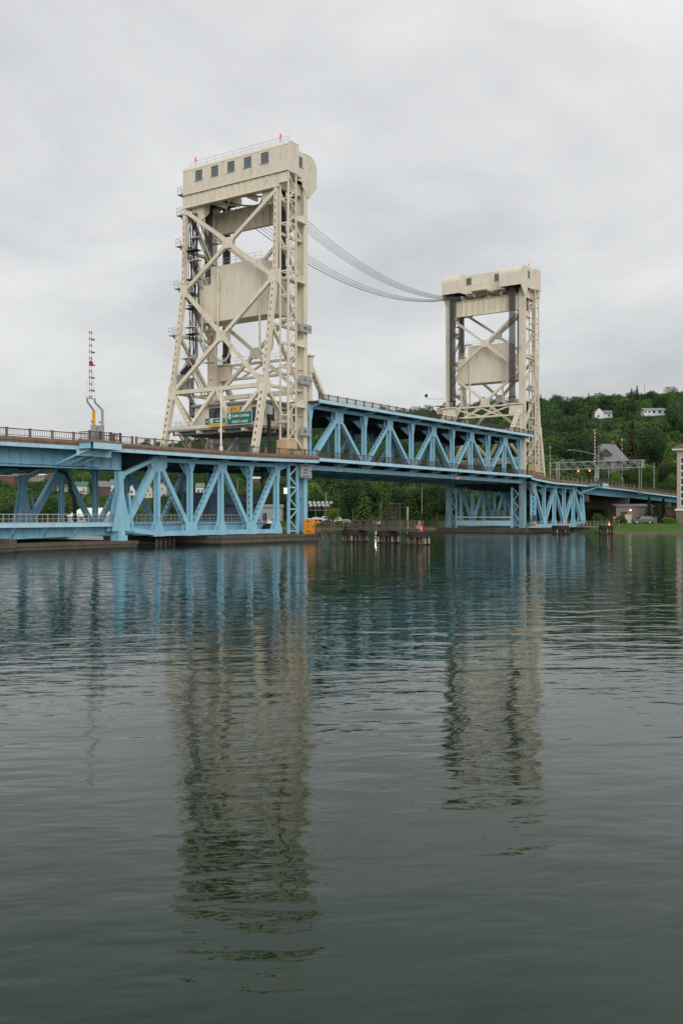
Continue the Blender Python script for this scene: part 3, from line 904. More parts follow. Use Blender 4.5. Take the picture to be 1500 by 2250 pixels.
for lvl, (zt, zs, zfas) in {'upper': (21.25, 20.85, 20.78), 'lower': (12.5, 12.1, 12.0)}.items():
    a0, a1 = .86, 80.0 - .3
    if lvl == 'upper': a1 = 80.3
    g = G(); g.box(a0 + .1, a1 - .1, -2.45, 20.45, zs, zt - .1); g.part('deck_slab', 'shade_grime', ls)
    g = G(); g.box(a0 + .12, a1 - .12, .6, 17.4, zt - .1, zt - .02); g.part('road_surface', 'asphalt', ls)
    for w0, w1 in ((-2.6, -2.45), (20.45, 20.6)):
        ss = stations(a0, a1, 13)
        for x0, x1 in zip(ss, ss[1:]):
            g = G(); g.box(x0 + .02, x1 - .02, w0, w1, zfas, zt); g.part('fascia_strip', 'blue_pale', ls)
    for x in LN:
        g = G(); zt2 = zs; zb2 = zs - 1.25
        g.box(x - .02, x + .02, .35, 17.65, zb2, zt2); g.box(x - .17, x + .17, .35, 17.65, zb2 - .05, zb2); g.part('floor_beam', 'shade_grime', ls)
        for wa, wb in ((-.35, -2.4), (18.35, 20.4)):
            bracket(ls, x, wa, wb, zs, .75)
    for k in range(8):
        w = 1.3 + 15.4 * k / 7
        g = G(); g.box(LN[0], LN[-1], w - .1, w + .1, zs - .55, zs - .01); g.part('stringer', 'shade_grime', ls)
    for w in (-2.42, 20.42):
        railing(ls, w, stations(a0 + .1, a1 - .1, 32), lambda x, zt=zt: zt, .86 if lvl == 'upper' else .95, 'rail_brown', 'rail_brown', post=.15 if lvl == 'upper' else .09, bal=.2, bal_t=.032)
for x in LN[1:-1]:
    for w0, w1 in ((.4, 2.4), (17.6, 15.6)):
        g = G(); g.prism([(x - .03, w0, 19.6), (x - .03, w1, 19.6), (x - .03, w0, 17.9)], (.06, 0, 0)); g.part('knee_plate', 'blue', ls)
for a, b in zip(LN, LN[1:]):
    g = G(); g.beam((a, .4, 10.85), (b, 17.6, 10.85), .25, .18); g.beam((a, 17.6, 10.84), (b, .4, 10.84), .25, .18); g.part('lateral_brace', 'blue', ls)
# cream lifting frame at each end of the span
for s0, sg in ((1.6, 1), (78.4, -1)):
    g = G(); g.box(s0 - .28, s0 + .28, 2.0, 16.0, 27.75, 28.1); g.part('lifting_girder_top', 'cream', ls)
    g = G(); g.box(s0 - .28, s0 + .28, 2.0, 16.0, 25.5, 25.85); g.part('lifting_girder_bottom', 'cream', ls)
    for wa, wb in ((-.6, 2.5), (15.5, 18.6)):
        g = G(); g.prism([(s0 - .4, wa, 25.5), (s0 - .4, wb, 25.5), (s0 - .4, wb - (.5 if wa < 5 else 0), 27.9), (s0 - .4, wa, 27.9)], (.8, 0, 0)); g.part('lifting_block', 'cream', ls)
        g = G(); g.box(s0 - .7, s0 + .7, wa - .2, wb + .2, 27.95, 28.2); g.part('socket_platform', 'cream', ls)
    for wa, wb in ((2.6, 9.0), (15.4, 9.0)):
        g = G(); g.beam((s0, wa, 27.6), (s0, wb, 25.8), .3, .3); g.beam((s0 + .01, wa + (wb - wa) * .35, 25.8), (s0 + .01, wb, 27.6), .28, .28); g.part('lifting_brace', 'cream', ls)
    for w in (0.0, 18.0):
        g = G(); g.perf((s0, w, 20.7), (s0, w, 25.5), .9, .8, (1, 0, 0)); g.part('lifting_post', 'cream', ls)
        g = G(); P, Q = Vector((s0 + .4 * sg, w, 26.6)), Vector((s0 + 4.9 * sg, w, 20.9)); g.perf(P, Q, .85, .55, (Q - P).cross(Vector((0, 1, 0)))); g.part('raking_strut', 'cream', ls)
    # hand rail along the lifting girder
    st = stations(2.4, 15.6, 10); g = G()
    for w in st: g.box(s0 - .02, s0 + .02, w - .02, w + .02, 28.1, 29.1)
    for z in (28.6, 29.1): g.box(s0 - .02, s0 + .02, 2.4, 15.6, z - .02, z + .02)
    g.part('hand_rail', 'rail_steel', ls)
    for w0 in (-.1, 15.9):
        g = G()
        for k in range(9): g.box(s0 - .5, s0 - .46, w0 + k * .25, w0 + .03 + k * .25, 28.2, 29.2)
        g.box(s0 - .5, s0 - .46, w0, w0 + 2.05, 29.2, 29.25); g.part('socket_rail', 'cream', ls)


# ------------------------------------------------------------------ the lift towers
KZ = [(51.6, -6.15), (38.6, -6.55), (22.6, -9.1), (12.2, -11.35)]     # height and set-back of the battered rear legs


def holed(g, O, U, Vv, Nn, u0, u1, v0, v1, holes, t):
    """wall slab with rectangular openings"""
    O, U, Vv, Nn = Vector(O), Vector(U), Vector(Vv), Vector(Nn)
    us = sorted({u0, u1, *[h[0] for h in holes], *[h[1] for h in holes]})
    for a, b in zip(us, us[1:]):
        mid = (a + b) / 2
        cuts = sorted([(h[2], h[3]) for h in holes if h[0] < mid < h[1]])
        z = v0
        for c0, c1 in cuts + [(v1, v1)]:
            if c0 - z > 1e-4:
                g.obox(O + U * mid + Vv * (z + c0) / 2 - Nn * t / 2, U * (b - a) / 2, Vv * (c0 - z) / 2, Nn * t / 2)
            z = c1


def window(parent, O, U, Vv, Nn, u0, u1, v0, v1, nx, ny, fm='frame_grey', pm='glass', fw=.06, name='window'):
    O, U, Vv, Nn = Vector(O), Vector(U), Vector(Vv), Vector(Nn)
    g = G()
    c = lambda u, v, n: O + U * u + Vv * v + Nn * n
    for a, b in ((u0, u0 + fw), (u1 - fw, u1)):
        g.obox(c((a + b) / 2, (v0 + v1) / 2, -.06), U * (b - a) / 2, Vv * (v1 - v0) / 2, Nn * .04)
    for a, b in ((v0, v0 + fw), (v1 - fw, v1)):
        g.obox(c((u0 + u1) / 2, (a + b) / 2, -.06), U * ((u1 - u0) / 2 - fw), Vv * (b - a) / 2, Nn * .039)
    for i in range(1, nx):
        u = u0 + (u1 - u0) * i / nx; g.obox(c(u, (v0 + v1) / 2, -.07), U * fw * .3, Vv * ((v1 - v0) / 2 - fw), Nn * .02)
    for i in range(1, ny):
        v = v0 + (v1 - v0) * i / ny; g.obox(c((u0 + u1) / 2, v, -.07), U * ((u1 - u0) / 2 - fw), Vv * fw * .3, Nn * .019)
    f = g.part(name, fm, parent)
    g = G(); g.obox(c((u0 + u1) / 2, v0 - .03, .05), U * ((u1 - u0) / 2 + .08), Vv * .035, Nn * .07); g.part('sill', fm, f)
    g = G(); g.obox(c((u0 + u1) / 2, (v0 + v1) / 2, -.1), U * ((u1 - u0) / 2 - fw * .5), Vv * ((v1 - v0) / 2 - fw * .5), Nn * .01)
    g.part('pane', pm, f)
    return f


def tower(s0, sg, label, endw, end_s):
    T = lambda s, w, z: Vector((s0 + sg * s, w, z))

    def bx(g, sa, sb, w0, w1, z0, z1):
        a, b = s0 + sg * sa, s0 + sg * sb
        g.box(min(a, b), max(a, b), w0, w1, z0, z1)
    r = thing('lift_tower', label, 'lift tower', (s0 - sg * 5, 9, 1.2))
    X = Vector((1, 0, 0)); Yv = Vector((0, 1, 0)); Zv = Vector((0, 0, 1))
    leg_s = prof([(z, s) for z, s in reversed(KZ)])
    for w in (0.0, 18.0):
        for z0, z1, m_ in ((1.15, 11.6, 'blue' if sg > 0 else 'blue_rust'), (11.62, 53.6, 'cream')):
            g = G()
            bx(g, -.2, .45, w - .5, w + .5, z0, z1); bx(g, -.45, .45, w - .66, w - .5, z0, z1); bx(g, -.45, .45, w + .5, w + .66, z0, z1)
            for z in stations(z0 + .3, z1 - .2, max(2, int((z1 - z0) / 6.8))):
                bx(g, -.44, -.2, w - .5, w + .5, z - .03, z + .03)
            g.part('column', m_, r)
        for (za, sa), (zb, sb), a, b in zip(KZ, KZ[1:], (.55, .66, .92), (.66, .72, .8)):
            g = G(); g.perf(T(sa, w, za), T(sb, w, zb), a, b, X, pitch=1.0, hl=.42, hf=.36); g.part('rear_leg', 'cream', r)
        # gussets on the rear legs
        for z, h in ((38.6, .8), (22.6, .95)):
            s = leg_s(z); d_ = .5
            g = G()
            i = 1 if w == 0 else -1
            g.prism([T(s - .38, w - i * .45, z - h), T(s - .38, w + i * .3, z - h - .4), T(s - .38, w + i * 1.05, z - .6), T(s - .38, w + i * 1.05, z + .6), T(s - .38, w + i * .3, z + h + .25), T(s - .38, w - i * .45, z + h)], T(.05, 0, 0) - T(0, 0, 0))
            g.part('gusset_plate', 'cream', r)
            g = G(); yy = -.47 if w == 0 else .43
            g.prism([T(s - .4, w + yy, z - h), T(s + .45, w + yy, z - h - .4), T(s + 1.0, w + yy, z - .3), T(s + 1.0, w + yy, z + .3), T(s + .4, w + yy, z + h + .3), T(s - .35, w + yy, z + h)], (0, .04, 0)); g.part('gusset_plate', 'cream', r)
        # side frame between rear leg and column
        zs = [51.4, 45.0, 38.6, 31.6, 22.6, 13.6]
        for i, z in enumerate(zs):
            if i in (0, 5): continue
            g = G(); g.perf(T(leg_s(z) + .3, w, z), T(-.3, w, z), .55, .4, Zv); g.part('side_strut', 'cream', r)
        for za, zb in zip(zs, zs[1:]):
            P, Q = T(leg_s(za) + .3, w, za - .2), T(-.3, w, zb + .25)
            g = G(); g.perf(P, Q, .5, .42, (Q - P).cross(Yv), pitch=.9); g.part('side_diagonal', 'cream', r)
        g = G(); bx(g, -6.0, -.46, w - .05, w + .05, 51.7, 53.45); bx(g, -6.0, -.46, w - .28, w + .28, 51.62, 51.7); g.part('side_girder', 'cream', r)
    # rear girder and inner girder
    g = G(); bx(g, -6.32, -6.26, -.6 if endw > -1.5 else -.6, 18.5, 51.65, 53.5); g.part('rear_girder_web', 'cream', r)
    g = G(); bx(g, -6.55, -5.9, -.55, 18.5, 51.55, 51.65); g.part('rear_girder_flange', 'cream', r)
    g = G(); bx(g, -6.32, -6.26, endw + .1, -.62, 52.1, 53.5); bx(g, -6.5, -6.0, endw + .1, -.62, 52.0, 52.1); g.part('rear_girder_extension', 'cream', r)
    for w in stations(0.6, 17.4, 14):
        g = G(); bx(g, -6.5, -6.32, w - .04, w + .04, 51.66, 53.49); g.part('web_stiffener', 'cream', r)
    g = G(); bx(g, .12, .18, .66, 17.34, 48.75, 52.1); g.part('inner_girder_web', 'cream', r)
    for z in (48.66, 52.1):
        g = G(); bx(g, -.25, .5, .66, 17.34, z, z + .09); g.part('inner_girder_flange', 'cream', r)
    for w in stations(2.2, 15.8, 10):
        g = G(); bx(g, .18, .42, w - .035, w + .035, 48.76, 52.09); bx(g, -.16, .12, w - .035, w + .035, 48.76, 52.09); g.part('web_stiffener', 'cream', r)
    # floor bracing under the machinery house
    for a, b in (((-5.9, 2), (-.3, 8)), ((-5.9, 8), (-.3, 2)), ((-5.9, 9), (-.3, 15)), ((-5.9, 15), (-.3, 9))):
        g = G(); g.beam(T(a[0], a[1], 51.9 + .02 * a[1] / 4), T(b[0], b[1], 51.9 + .02 * a[1] / 4), .22, .22); g.part('floor_brace', 'cream', r)
    for w in (2, 5.2, 8.5, 11.8, 15):
        g = G(); bx(g, -6.2, -.2, w - .15, w + .15, 52.6, 53.5); g.part('floor_beam', 'cream', r)
    for w0, w1 in ((.8, 3.2), (14.8, 17.2)):
        g = G(); g.prism([T(-5.6, w0, 49.6), T(-4.2, w0, 50.9), T(-4.2, w0, 52.5), T(-5.6, w0, 52.5)], (0, w1 - w0, 0)); g.part('sheave_bracket', 'cream', r)
        g = G(); c = T(-4.9, (w0 + w1) / 2, 50.6); g.cyl(c - Yv * .35, c + Yv * .35, .75, 20); g.part('deflector_sheave', 'cream', r)
    # rear face bracing
    def rbar(za, wa, zb, wb, a=.5, b=.55):
        P, Q = T(leg_s(za), wa, za), T(leg_s(zb), wb, zb)
        g = G(); g.perf(P, Q, a, b, (Q - P).cross(X), pitch=1.0); g.part('rear_brace', 'cream', r)
    for za, zb, ee in ((51.0, 38.7, .3), (38.5, 22.8, .3)):
        zm = (za + zb) / 2; off = .02
        for wa, wb in ((ee, 18 - ee), (18 - ee, ee)):
            if wa < wb:
                rbar(za, wa, zb, wb)
            else:
                rbar(za, wa, zm + .45, 9.45); rbar(zm - .45, 8.55, zb, wb)
        s = leg_s(zm) - .28
        for k in (0, .56):
            g = G(); g.prism([T(s + k, 9 - 1.0, zm + .42), T(s + k, 9 - .4, zm + .82), T(s + k, 9 + .4, zm + .82), T(s + k, 9 + 1.0, zm + .42), T(s + k, 9 + 1.0, zm - .42), T(s + k, 9 + .4, zm - .82), T(s + k, 9 - .4, zm - .82), T(s + k, 9 - 1.0, zm - .42)], T(.035, 0, 0) - T(0, 0, 0))
            g.part('gusset_plate', 'cream', r)
    rbar(22.6, .4, 22.6, 17.6, .6, .6)
    rbar(17.0, .4, 17.0, 17.6, .6, .5)
    for (za, wa), (zb, wb) in (((22.3, 17.6), (17.3, 13.4)), ((17.3, 13.0), (22.3, 9.3)), ((22.3, 8.7), (17.3, 5.0)), ((17.3, 4.6), (22.3, .4))):
        rbar(za, wa, zb, wb, .5, .5)
    # inner face bracing
    for za, zb in ((48.6, 35.7), (35.7, 22.6)):
        zm = (za + zb) / 2
        for wa, wb, cut in ((.5, 17.5, False), (17.5, .5, True)):
            segs = [(za, wa, zb, wb)] if not cut else [(za, wa, zm + .35, 9.4), (zm - .35, 8.6, zb, wb)]
            for a in segs:
                P, Q = T(-.02, a[1], a[0]), T(-.02, a[3], a[2])
                g = G(); g.perf(P, Q, .45, .5, (Q - P).cross(X), pitch=1.0); g.part('inner_brace', 'cream', r)
        for k in (-.27, .23):
            g = G(); g.prism([T(k, 9 - 1.0, zm + .42), T(k, 9 - .4, zm + .82), T(k, 9 + .4, zm + .82), T(k, 9 + 1.0, zm + .42), T(k, 9 + 1.0, zm - .42), T(k, 9 + .4, zm - .82), T(k, 9 - .4, zm - .82), T(k, 9 - 1.0, zm - .42)], T(.035, 0, 0) - T(0, 0, 0))
            g.part('gusset_plate', 'cream', r)
    g = G(); bx(g, -.3, .3, .66, 17.34, 22.2, 22.9); g.part('inner_strut', 'cream', r)
    g = G(); bx(g, -.3, .3, .66, 17.34, 15.2, 15.9); g.part('inner_strut', 'cream', r)
    for z in (16.0,):
        for w in stations(2.5, 15.5, 3):
            g = G(); bx(g, -11, -.3, w - .15, w + .15, z, z + .4); g.part('cabin_floor_beam', 'cream', r)
    # lattice shaft for the ladder and lift
    sA, sB, wA, wB = end_s[0], end_s[1], endw + .12, endw + 1.6
    for s in (sA, sB):
        for w in (wA, wB):
            g = G(); bx(g, s - .11, s + .11, w - .11, w + .11, 14.6, 53.5); g.part('shaft_post', 'cream', r)
    zz = stations(15.0, 53.2, 22)
    for i, (za, zb) in enumerate(zip(zz, zz[1:])):
        a, b = (sA, sB) if i % 2 == 0 else (sB, sA)
        g = G(); g.beam(T(a, wA - .02, za), T(b, wA - .02, zb), .1, .17); g.part('lacing_bar', 'cream', r)
        if i % 2 == 0:
            g = G(); g.beam(T(sA, wA + .02, za), T(sB, wA + .02, za), .1, .16)
            g.beam(T(sA, wA, za), T(sA, wB, za), .1, .2); g.beam(T(sB, wA, za), T(sB, wB, za), .1, .2); g.beam(T(sA, wB, za), T(sB, wB, za), .1, .2)
            g.part('shaft_ring', 'cream', r)
    g = G(); n = 90
    for w in (wA + .45, wA + .9):
        bx(g, sB - .5, sB - .45, w - .03, w + .03, 15, 53)
    for i in range(n):
        z = 15.3 + i * .42; bx(g, sB - .5, sB - .46, wA + .45, wA + .9, z, z + .045)
    g.part('ladder', 'cream', r)
    g = G(); bx(g, sA - .6 if sg > 0 else sA - .3, sB + .1, wA - .15, wB + .2, zdk(s0) - .1, 14.75); g.part('entrance_box', 'tan', r)
    for z in (20.0, 29.0, 38.5, 47.5):
        g = G(); g.prism([T(sB + .1, wB - .3, z), T(-.45, wB - .3, z), T(-.45, wB - .3, z + 1.3), T(sB + .5, wB - .3, z + .25)], (0, .12, 0)); bx(g, sB, -.44, wB - .6, wB + .3, z - .12, z); g.part('landing_bracket', 'cream', r)
    # outrigger landings and stair flights on the far side
    lands = [(54.3, -5.0), (51.0, -5.2), (46.1, -5.4), (39.4, -5.8), (31.9, -7.0)]
    for z, s in lands:
        g = G(); bx(g, s - .9, s + 1.4, 18.4, 20.1, z - .12, z); g.prism([T(s + .2, 18.4, z - 1.5), T(s + .2, 18.4, z - .12), T(s + .2, 20.05, z - .12), T(s + .2, 20.05, z - .3)], T(.12, 0, 0) - T(0, 0, 0)); g.part('landing', 'cream', r)
        g = G()
        for a, b in ((s - .85, 18.5), (s - .85, 19.3), (s - .85, 20.05), (s + .3, 20.05), (s + 1.35, 20.05), (s + 1.35, 19.3)):
            bx(g, a - .025, a + .025, b - .025, b + .025, z, z + 1.1)
        for zr in (z + .55, z + 1.1):
            bx(g, s - .87, s - .83, 18.5, 20.05, zr - .02, zr + .02); bx(g, s + 1.33, s + 1.37, 18.5, 20.05, zr - .02, zr + .02); bx(g, s - .85, s + 1.35, 20.03, 20.07, zr - .02, zr + .02)
        g.part('landing_rail', 'rail_steel', r)
    flights = [(51.8, 46.9), (46.9, 43.4), (43.4, 40.1), (40.1, 36.4), (36.4, 32.9), (32.9, 28.0), (28.0, 22.8), (22.8, 17.2), (17.2, 13.0)]
    for i, (za, zb) in enumerate(flights):
        if sg < 0 and i in (1, 3, 5, 6): continue
        a = leg_s(za) + .9; b = -2.2
        sa, sb = a, min(b, a + (za - zb) * .72)
        w0 = 15.7 if i % 2 else 16.6
        P, Q = T(sa, w0, za), T(sb, w0, zb)
        g = G()
        for w in (w0 - .38, w0 + .38):
            g.beam((P.x, w, P.z), (Q.x, w, Q.z), .06, .28)
        n = int((za - zb) / .24)
        for k in range(1, n):
            c = P.lerp(Q, k / n); g.box(c.x - .13, c.x + .13, w0 - .36, w0 + .36, c.z - .02, c.z + .02)
        g.part('stair_flight', 'cream', r)
        g = G(); bx(g, sb - .2, sb + 1.1, 15.2, 17.2, zb - .1, zb); g.part('stair_landing', 'cream', r)
        g = G(); bx(g, sa - .9, sa + .1, 15.2, 17.2, za - .104, za - .004); g.part('stair_landing', 'cream', r)
        g = G()
        for w in (w0 - .38, w0 + .38):
            g.beam((P.x, w, P.z + 1.0), (Q.x, w, Q.z + 1.0), .04, .04)
            for k in range(5):
                c = P.lerp(Q, k / 4); g.box(c.x - .02, c.x + .02, w - .02, w + .02, c.z, c.z + 1.0)
        g.part('stair_rail', 'rail_steel', r)
    return r


zdk = lambda s0: 12.75
tA = tower(0.0, 1, 'nearer cream steel lift tower, the tallest thing in the scene', -2.15, (-6.05, -4.25))
tB = tower(80.0, -1, 'farther cream steel lift tower at the right end of the lift span', -1.45, (-5.6, -3.9))


# ------------------------------------------------------------------ machinery houses on the towers
def arc_profile(s_front, zb, zt, r, n=8):
    return [(s_front - r + r * math.cos(math.pi / 2 * k / n), zt - r + r * math.sin(math.pi / 2 * k / n)) for k in range(n + 1)]


def machinery_house(s0, sg, label, endw, near):
    T = lambda s, w, z: Vector((s0 + sg * s, w, z))
    h = thing('machinery_house', label, 'machinery house', (s0 - sg * 3, 9, 53.6))
    ZT, ZB = 58.05, 53.62
    X = Vector((sg, 0, 0)); Yv = Vector((0, 1, 0)); Zv = Vector((0, 0, 1))
    w_far = 18.25
    # rear wall with five windows
    wins = [(1.25, 2.73), (4.5, 5.97), (7.75, 9.2), (10.98, 12.45), (14.22, 15.7)]
    g = G(); holed(g, T(-6.5, 0, 0), Yv, Zv, -X, endw, w_far, ZB, ZT - .82, [(a, b, 55.4, 57.0) for a, b in wins], .2); g.part('rear_wall', 'cream_wall', h)
    g = G(); a_, b_ = sorted((s0 + sg * -6.58, s0 + sg * -6.505)); g.box(a_, b_, endw, w_far, ZB - .04, ZB + .1); g.part('drip_strip', 'cream', h)
    for a, b in wins:
        window(h, T(-6.5, 0, 0), Yv, Zv, -X, a, b, 55.4, 57.0, 4, 4)
    # rounded rear roof edge and flat roof
    pr = [(-6.5 + .8 - .8 * math.cos(math.pi / 2 * k / 7), ZT - .8 + .8 * math.sin(math.pi / 2 * k / 7)) for k in range(8)]
    prof_out = [(-6.53, ZT - .8)] + [(s - .03, z) for s, z in pr] + [(-3.7, ZT), (-3.7, ZT - .15), (-5.6, ZT - .15), (-6.32, ZT - .8)]
    g = G(); g.prism([T(s, endw - .03, z) for s, z in prof_out], (0, w_far - endw + .06, 0)); g.part('rear_roof', 'cream_wall', h)
    # projecting end block walls
    for wv, th in ((endw, .18), (w_far - .18, .18)):
        g = G(); g.prism([T(-6.28, wv, ZB), T(-3.9, wv, ZB), T(-3.9, wv, ZT - .15), T(-5.6, wv, ZT - .15), T(-6.28, wv, ZT - .6)], (0, th, 0)); g.part('end_block_wall', 'cream_wall', h)
    g = G(); g.prism([T(-3.9, endw, ZB), T(-3.7, endw, ZB), T(-3.7, endw, ZT - .15), T(-3.9, endw, ZT - .15)], (0, -.8 - endw + .1, 0)); g.part('end_block_wall', 'cream_wall', h)
    # middle roof and front wall
    g = G(); g.prism([T(-3.7, -.75, ZT - .17), T(-.7, -.75, ZT - .17), T(-.7, -.75, ZT - .02), T(-3.7, -.75, ZT - .02)], (0, 18.95, 0)); g.part('flat_roof', 'cream_wall', h)
    fw = [(6.0, 7.05), (12.7, 14.05)]
    g = G(); holed(g, T(-.7, 0, 0), Yv, Zv, X, 4.25, 14.15, ZB + .25, ZT - .18, [(a, b, 55.95, 57.5) for a, b in fw], .18); g.part('front_wall', 'cream_wall', h)
    for a, b in fw:
        window(h, T(-.7, 0, 0), Yv, Zv, X, a, b, 55.95, 57.5, 3, 4)
    # the two curved sheave hoods
    for w0, w1 in ((-.8, 4.25), (14.15, 18.5)):
        arc = arc_profile(2.6, 54.0, ZT, 1.9)
        shell = [(s, z) for s, z in arc]
        out = [(2.6, 53.65)] + shell + [(-.7, ZT)]
        inn = [(-.7, ZT - .16)] + [(1 * (s - .16 * (s - .7) / 1.9) if s > .7 else s, z - .16) for s, z in reversed(shell)] + [(2.44, 53.65)]
        g = G()
        for (a, b), (c, d_) in zip(zip(out, out[1:]), zip(list(reversed(inn)), list(reversed(inn))[1:])):
            g.prism([T(a[0], w0 - .03, a[1]), T(b[0], w0 - .03, b[1]), T(d_[0], w0 - .03, d_[1]), T(c[0], w0 - .03, c[1])], (0, w1 - w0 + .06, 0))
        g.part('sheave_hood', 'cream_wall', h)
        side = [(-3.7, ZB), (-.9, ZB), (-.9, 53.0), (.4, 51.6), (.75, 51.6), (2.58, 53.62)] + [(s - .02, z - .02) for s, z in arc] + [(-3.7, ZT - .18)]
        if w0 < 0:
            hole = (-2.15, -.95, 55.75, 57.25)
            g = G()
            # side wall split around its window
            g.prism([T(-3.68, w0, ZB), T(hole[0], w0, ZB), T(hole[0], w0, ZT - .19), T(-3.68, w0, ZT - .19)], (0, .16, 0))
            g.prism([T(hole[0], w0, ZB), T(hole[1], w0, ZB), T(hole[1], w0, hole[2]), T(hole[0], w0, hole[2])], (0, .16, 0))
            g.prism([T(hole[0], w0, hole[3]), T(hole[1], w0, hole[3]), T(hole[1], w0, ZT - .19), T(hole[0], w0, ZT - .19)], (0, .16, 0))
            g.prism([T(s, w0, z) for s, z in [(hole[1], 53.0), (.4, 51.6), (.75, 51.6), (2.58, 53.62)] + [(s - .02, z - .02) for s, z in arc] + [(hole[1], ZT - .02)]], (0, .16, 0))
            g.part('hood_side_wall', 'cream_wall', h)
            window(h, T(0, w0, 0), X, Zv, -Yv, hole[0], hole[1], hole[2], hole[3], 3, 4)
        else:
            g = G(); g.prism([T(s, w1 - .16, z) for s, z in side], (0, .16, 0)); g.part('hood_side_wall', 'cream_wall', h)
        wi = w1 - .16 if w0 < 0 else w0
        g = G(); g.prism([T(s, wi, z) for s, z in [(-.7, 53.9), (2.58, 53.66)] + [(s - .02, z - .02) for s, z in arc] + [(-.7, ZT - .18)]], (0, .16, 0)); g.part('hood_side_wall', 'cream_wall', h)
        g = G(); c = T(-.6, (w0 + w1) / 2, 55.0); g.cyl(c - Yv * .9, c + Yv * .9, 2.05, 28); g.cyl(c - Yv * 1.3, c + Yv * 1.3, .4, 12); g.part('sheave_wheel', 'dark_steel', h)
    # floor
    g = G(); a, b = sorted((s0 + sg * -6.3, s0 + sg * -2.6)); g.box(a, b, endw + .2, w_far - .2, ZB - .1, ZB - .02); g.part('floor_plate', 'cream', h)
    g = G(); a, b = sorted((s0 + sg * -2.2, s0 + sg * -.72)); g.box(a, b, 4.3, 14.1, ZB - .1, ZB - .02); g.part('floor_plate', 'cream', h)
    # roof hand rail
    g = G(); s = s0 + sg * -5.4
    wr = stations(-1.7, 17.9, 11)
    for w in wr: g.box(s - .02, s + .02, w - .02, w + .02, ZT - .05, 58.98)
    for z in (58.5, 58.97): g.box(s - .02, s + .02, -1.7, 17.9, z - .02, z + .02)
    s2 = s0 + sg * -2.5
    for w in (-1.7 if near else 0, 17.9):
        pass
    g.part('roof_rail', 'rail_steel', h)
    if not near:
        g = G(); a, b = sorted((s0 + sg * -.5, s0 + sg * 2.2)); g.box(a, b, 7.4, 11.4, 53.7, 53.85); g.box(a, b, 7.4, 7.5, 53.4, 53.7); g.box(a, b, 11.3, 11.4, 53.4, 53.7); g.part('front_platform', 'cream', h)
        g = G(); sx = s0 + sg * 2.15
        for w in stations(7.45, 11.35, 4): g.box(sx - .02, sx + .02, w - .02, w + .02, 53.85, 54.85)
        g.box(sx - .02, sx + .02, 7.45, 11.35, 54.83, 54.87); g.part('platform_rail', 'rail_steel', h)
    return h


machinery_house(0.0, 1, 'cream machinery house with five windows atop the nearer lift tower', -2.15, True)
machinery_house(80.0, -1, 'cream machinery house with curved hoods atop the farther lift tower', -1.45, False)


# ------------------------------------------------------------------ counterweights, ropes, chains
def counterweight(s0, sg, label):
    a, b = sorted((s0 + sg * -4.9, s0 + sg * -1.5))
    c = thing('counterweight', label, 'counterweight', ((a + b) / 2, 9, 33.7))
    ws = [1.5, 4.6, 7.6, 10.6, 13.6, 16.6]
    for w0, w1 in zip(ws, ws[1:]):
        g = G(); g.box(a, b, w0 + .012, w1 - .012, 33.7, 39.45); g.part('ballast_panel', 'cream_wall', c)
    for w0, w1 in ((3.9, 6.5), (6.5, 9.1), (9.1, 11.7), (11.7, 14.0)):
        g = G(); g.box(a + .06, b - .06, w0 + .012, w1 - .012, 39.45, 42.2); g.part('ballast_panel', 'cream_wall', c)
    g = G()
    for x in (a + .1, b - .1):
        for w in stations(4.0, 13.9, 8): g.box(x - .02, x + .02, w - .02, w + .02, 42.2, 43.2)
        for z in (42.7, 43.2): g.box(x - .02, x + .02, 4.0, 13.9, z - .02, z + .02)
    g.part('hand_rail', 'rail_steel', c)
    for w0 in (1.7, 14.3):
        g = G()
        for k in range(9): g.box(a + .1, a + .14, w0 + k * .26, w0 + .05 + k * .26, 39.46, 40.7)
        g.box(a + .1, a + .14, w0, w0 + 2.13, 40.7, 40.76); g.part('shoulder_rail', 'cream', c)
    return c


counterweight(0.0, 1, 'big cream counterweight block hanging inside the nearer tower')
counterweight(80.0, -1, 'big cream counterweight block hanging inside the farther tower')


def rope_bundle(s, w, z0, z1, label, n=9, socket='dark_steel'):
    r = thing('wire_rope_bundle', label, 'ropes', (s, w, z0))
    for k in range(n):
        for j in (-1, 1):
            ww = w - .62 + 1.24 * k / (n - 1)
            g = G(); g.cyl((s + j * .16, ww, z0 + .9), (s + j * .16, ww, z1), .06, 5); g.part('rope', 'rope', r)
    for k in range(n):
        ww = w - .62 + 1.24 * k / (n - 1)
        g = G(); g.box(s - .2, s + .2, ww - .055, ww + .055, z0, z0 + 1.0); g.part('rope_socket', socket, r)
    g = G(); g.box(s - .28, s + .28, w - .75, w + .75, z0 + 1.2, z0 + 1.5); g.part('rope_clamp', socket, r)


for s0, sg, nm in ((0.0, 1, 'nearer'), (80.0, -1, 'farther')):
    for w, sd_ in ((1.75, 'right'), (16.3, 'left')):
        rope_bundle(s0 + sg * 1.5, w, 28.2, 54.5, 'dark wire ropes on the channel side of the %s tower, %s-hand bundle' % (nm, sd_))
        rope_bundle(s0 - sg * 2.75, w, 40.0 if False else 39.5, 54.0, 'dark wire ropes holding up the %s counterweight, %s-hand bundle' % (nm, sd_))


def chain(pts, r, label):
    """heavy balance chain drawn as short links on a hanging curve"""
    c = thing('balance_chain', label, 'chain', pts[0])
    P = [Vector(p) for p in pts]
    # resample
    seg = 0.42; out = [P[0]]; acc = 0
    for a, b in zip(P, P[1:]):
        L = (b - a).length; t = seg - acc
        while t < L:
            out.append(a.lerp(b, t / L)); t += seg
        acc = (acc + L) % seg
    for i, (a, b) in enumerate(zip(out, out[1:])):
        g = G(); d_ = (b - a).normalized(); g.cyl(a + d_ * .03, b - d_ * .06, r, 7); g.cyl(b - d_ * .08, b + d_ * .02, r * 1.25, 7)
        g.part('link', 'cream', c)


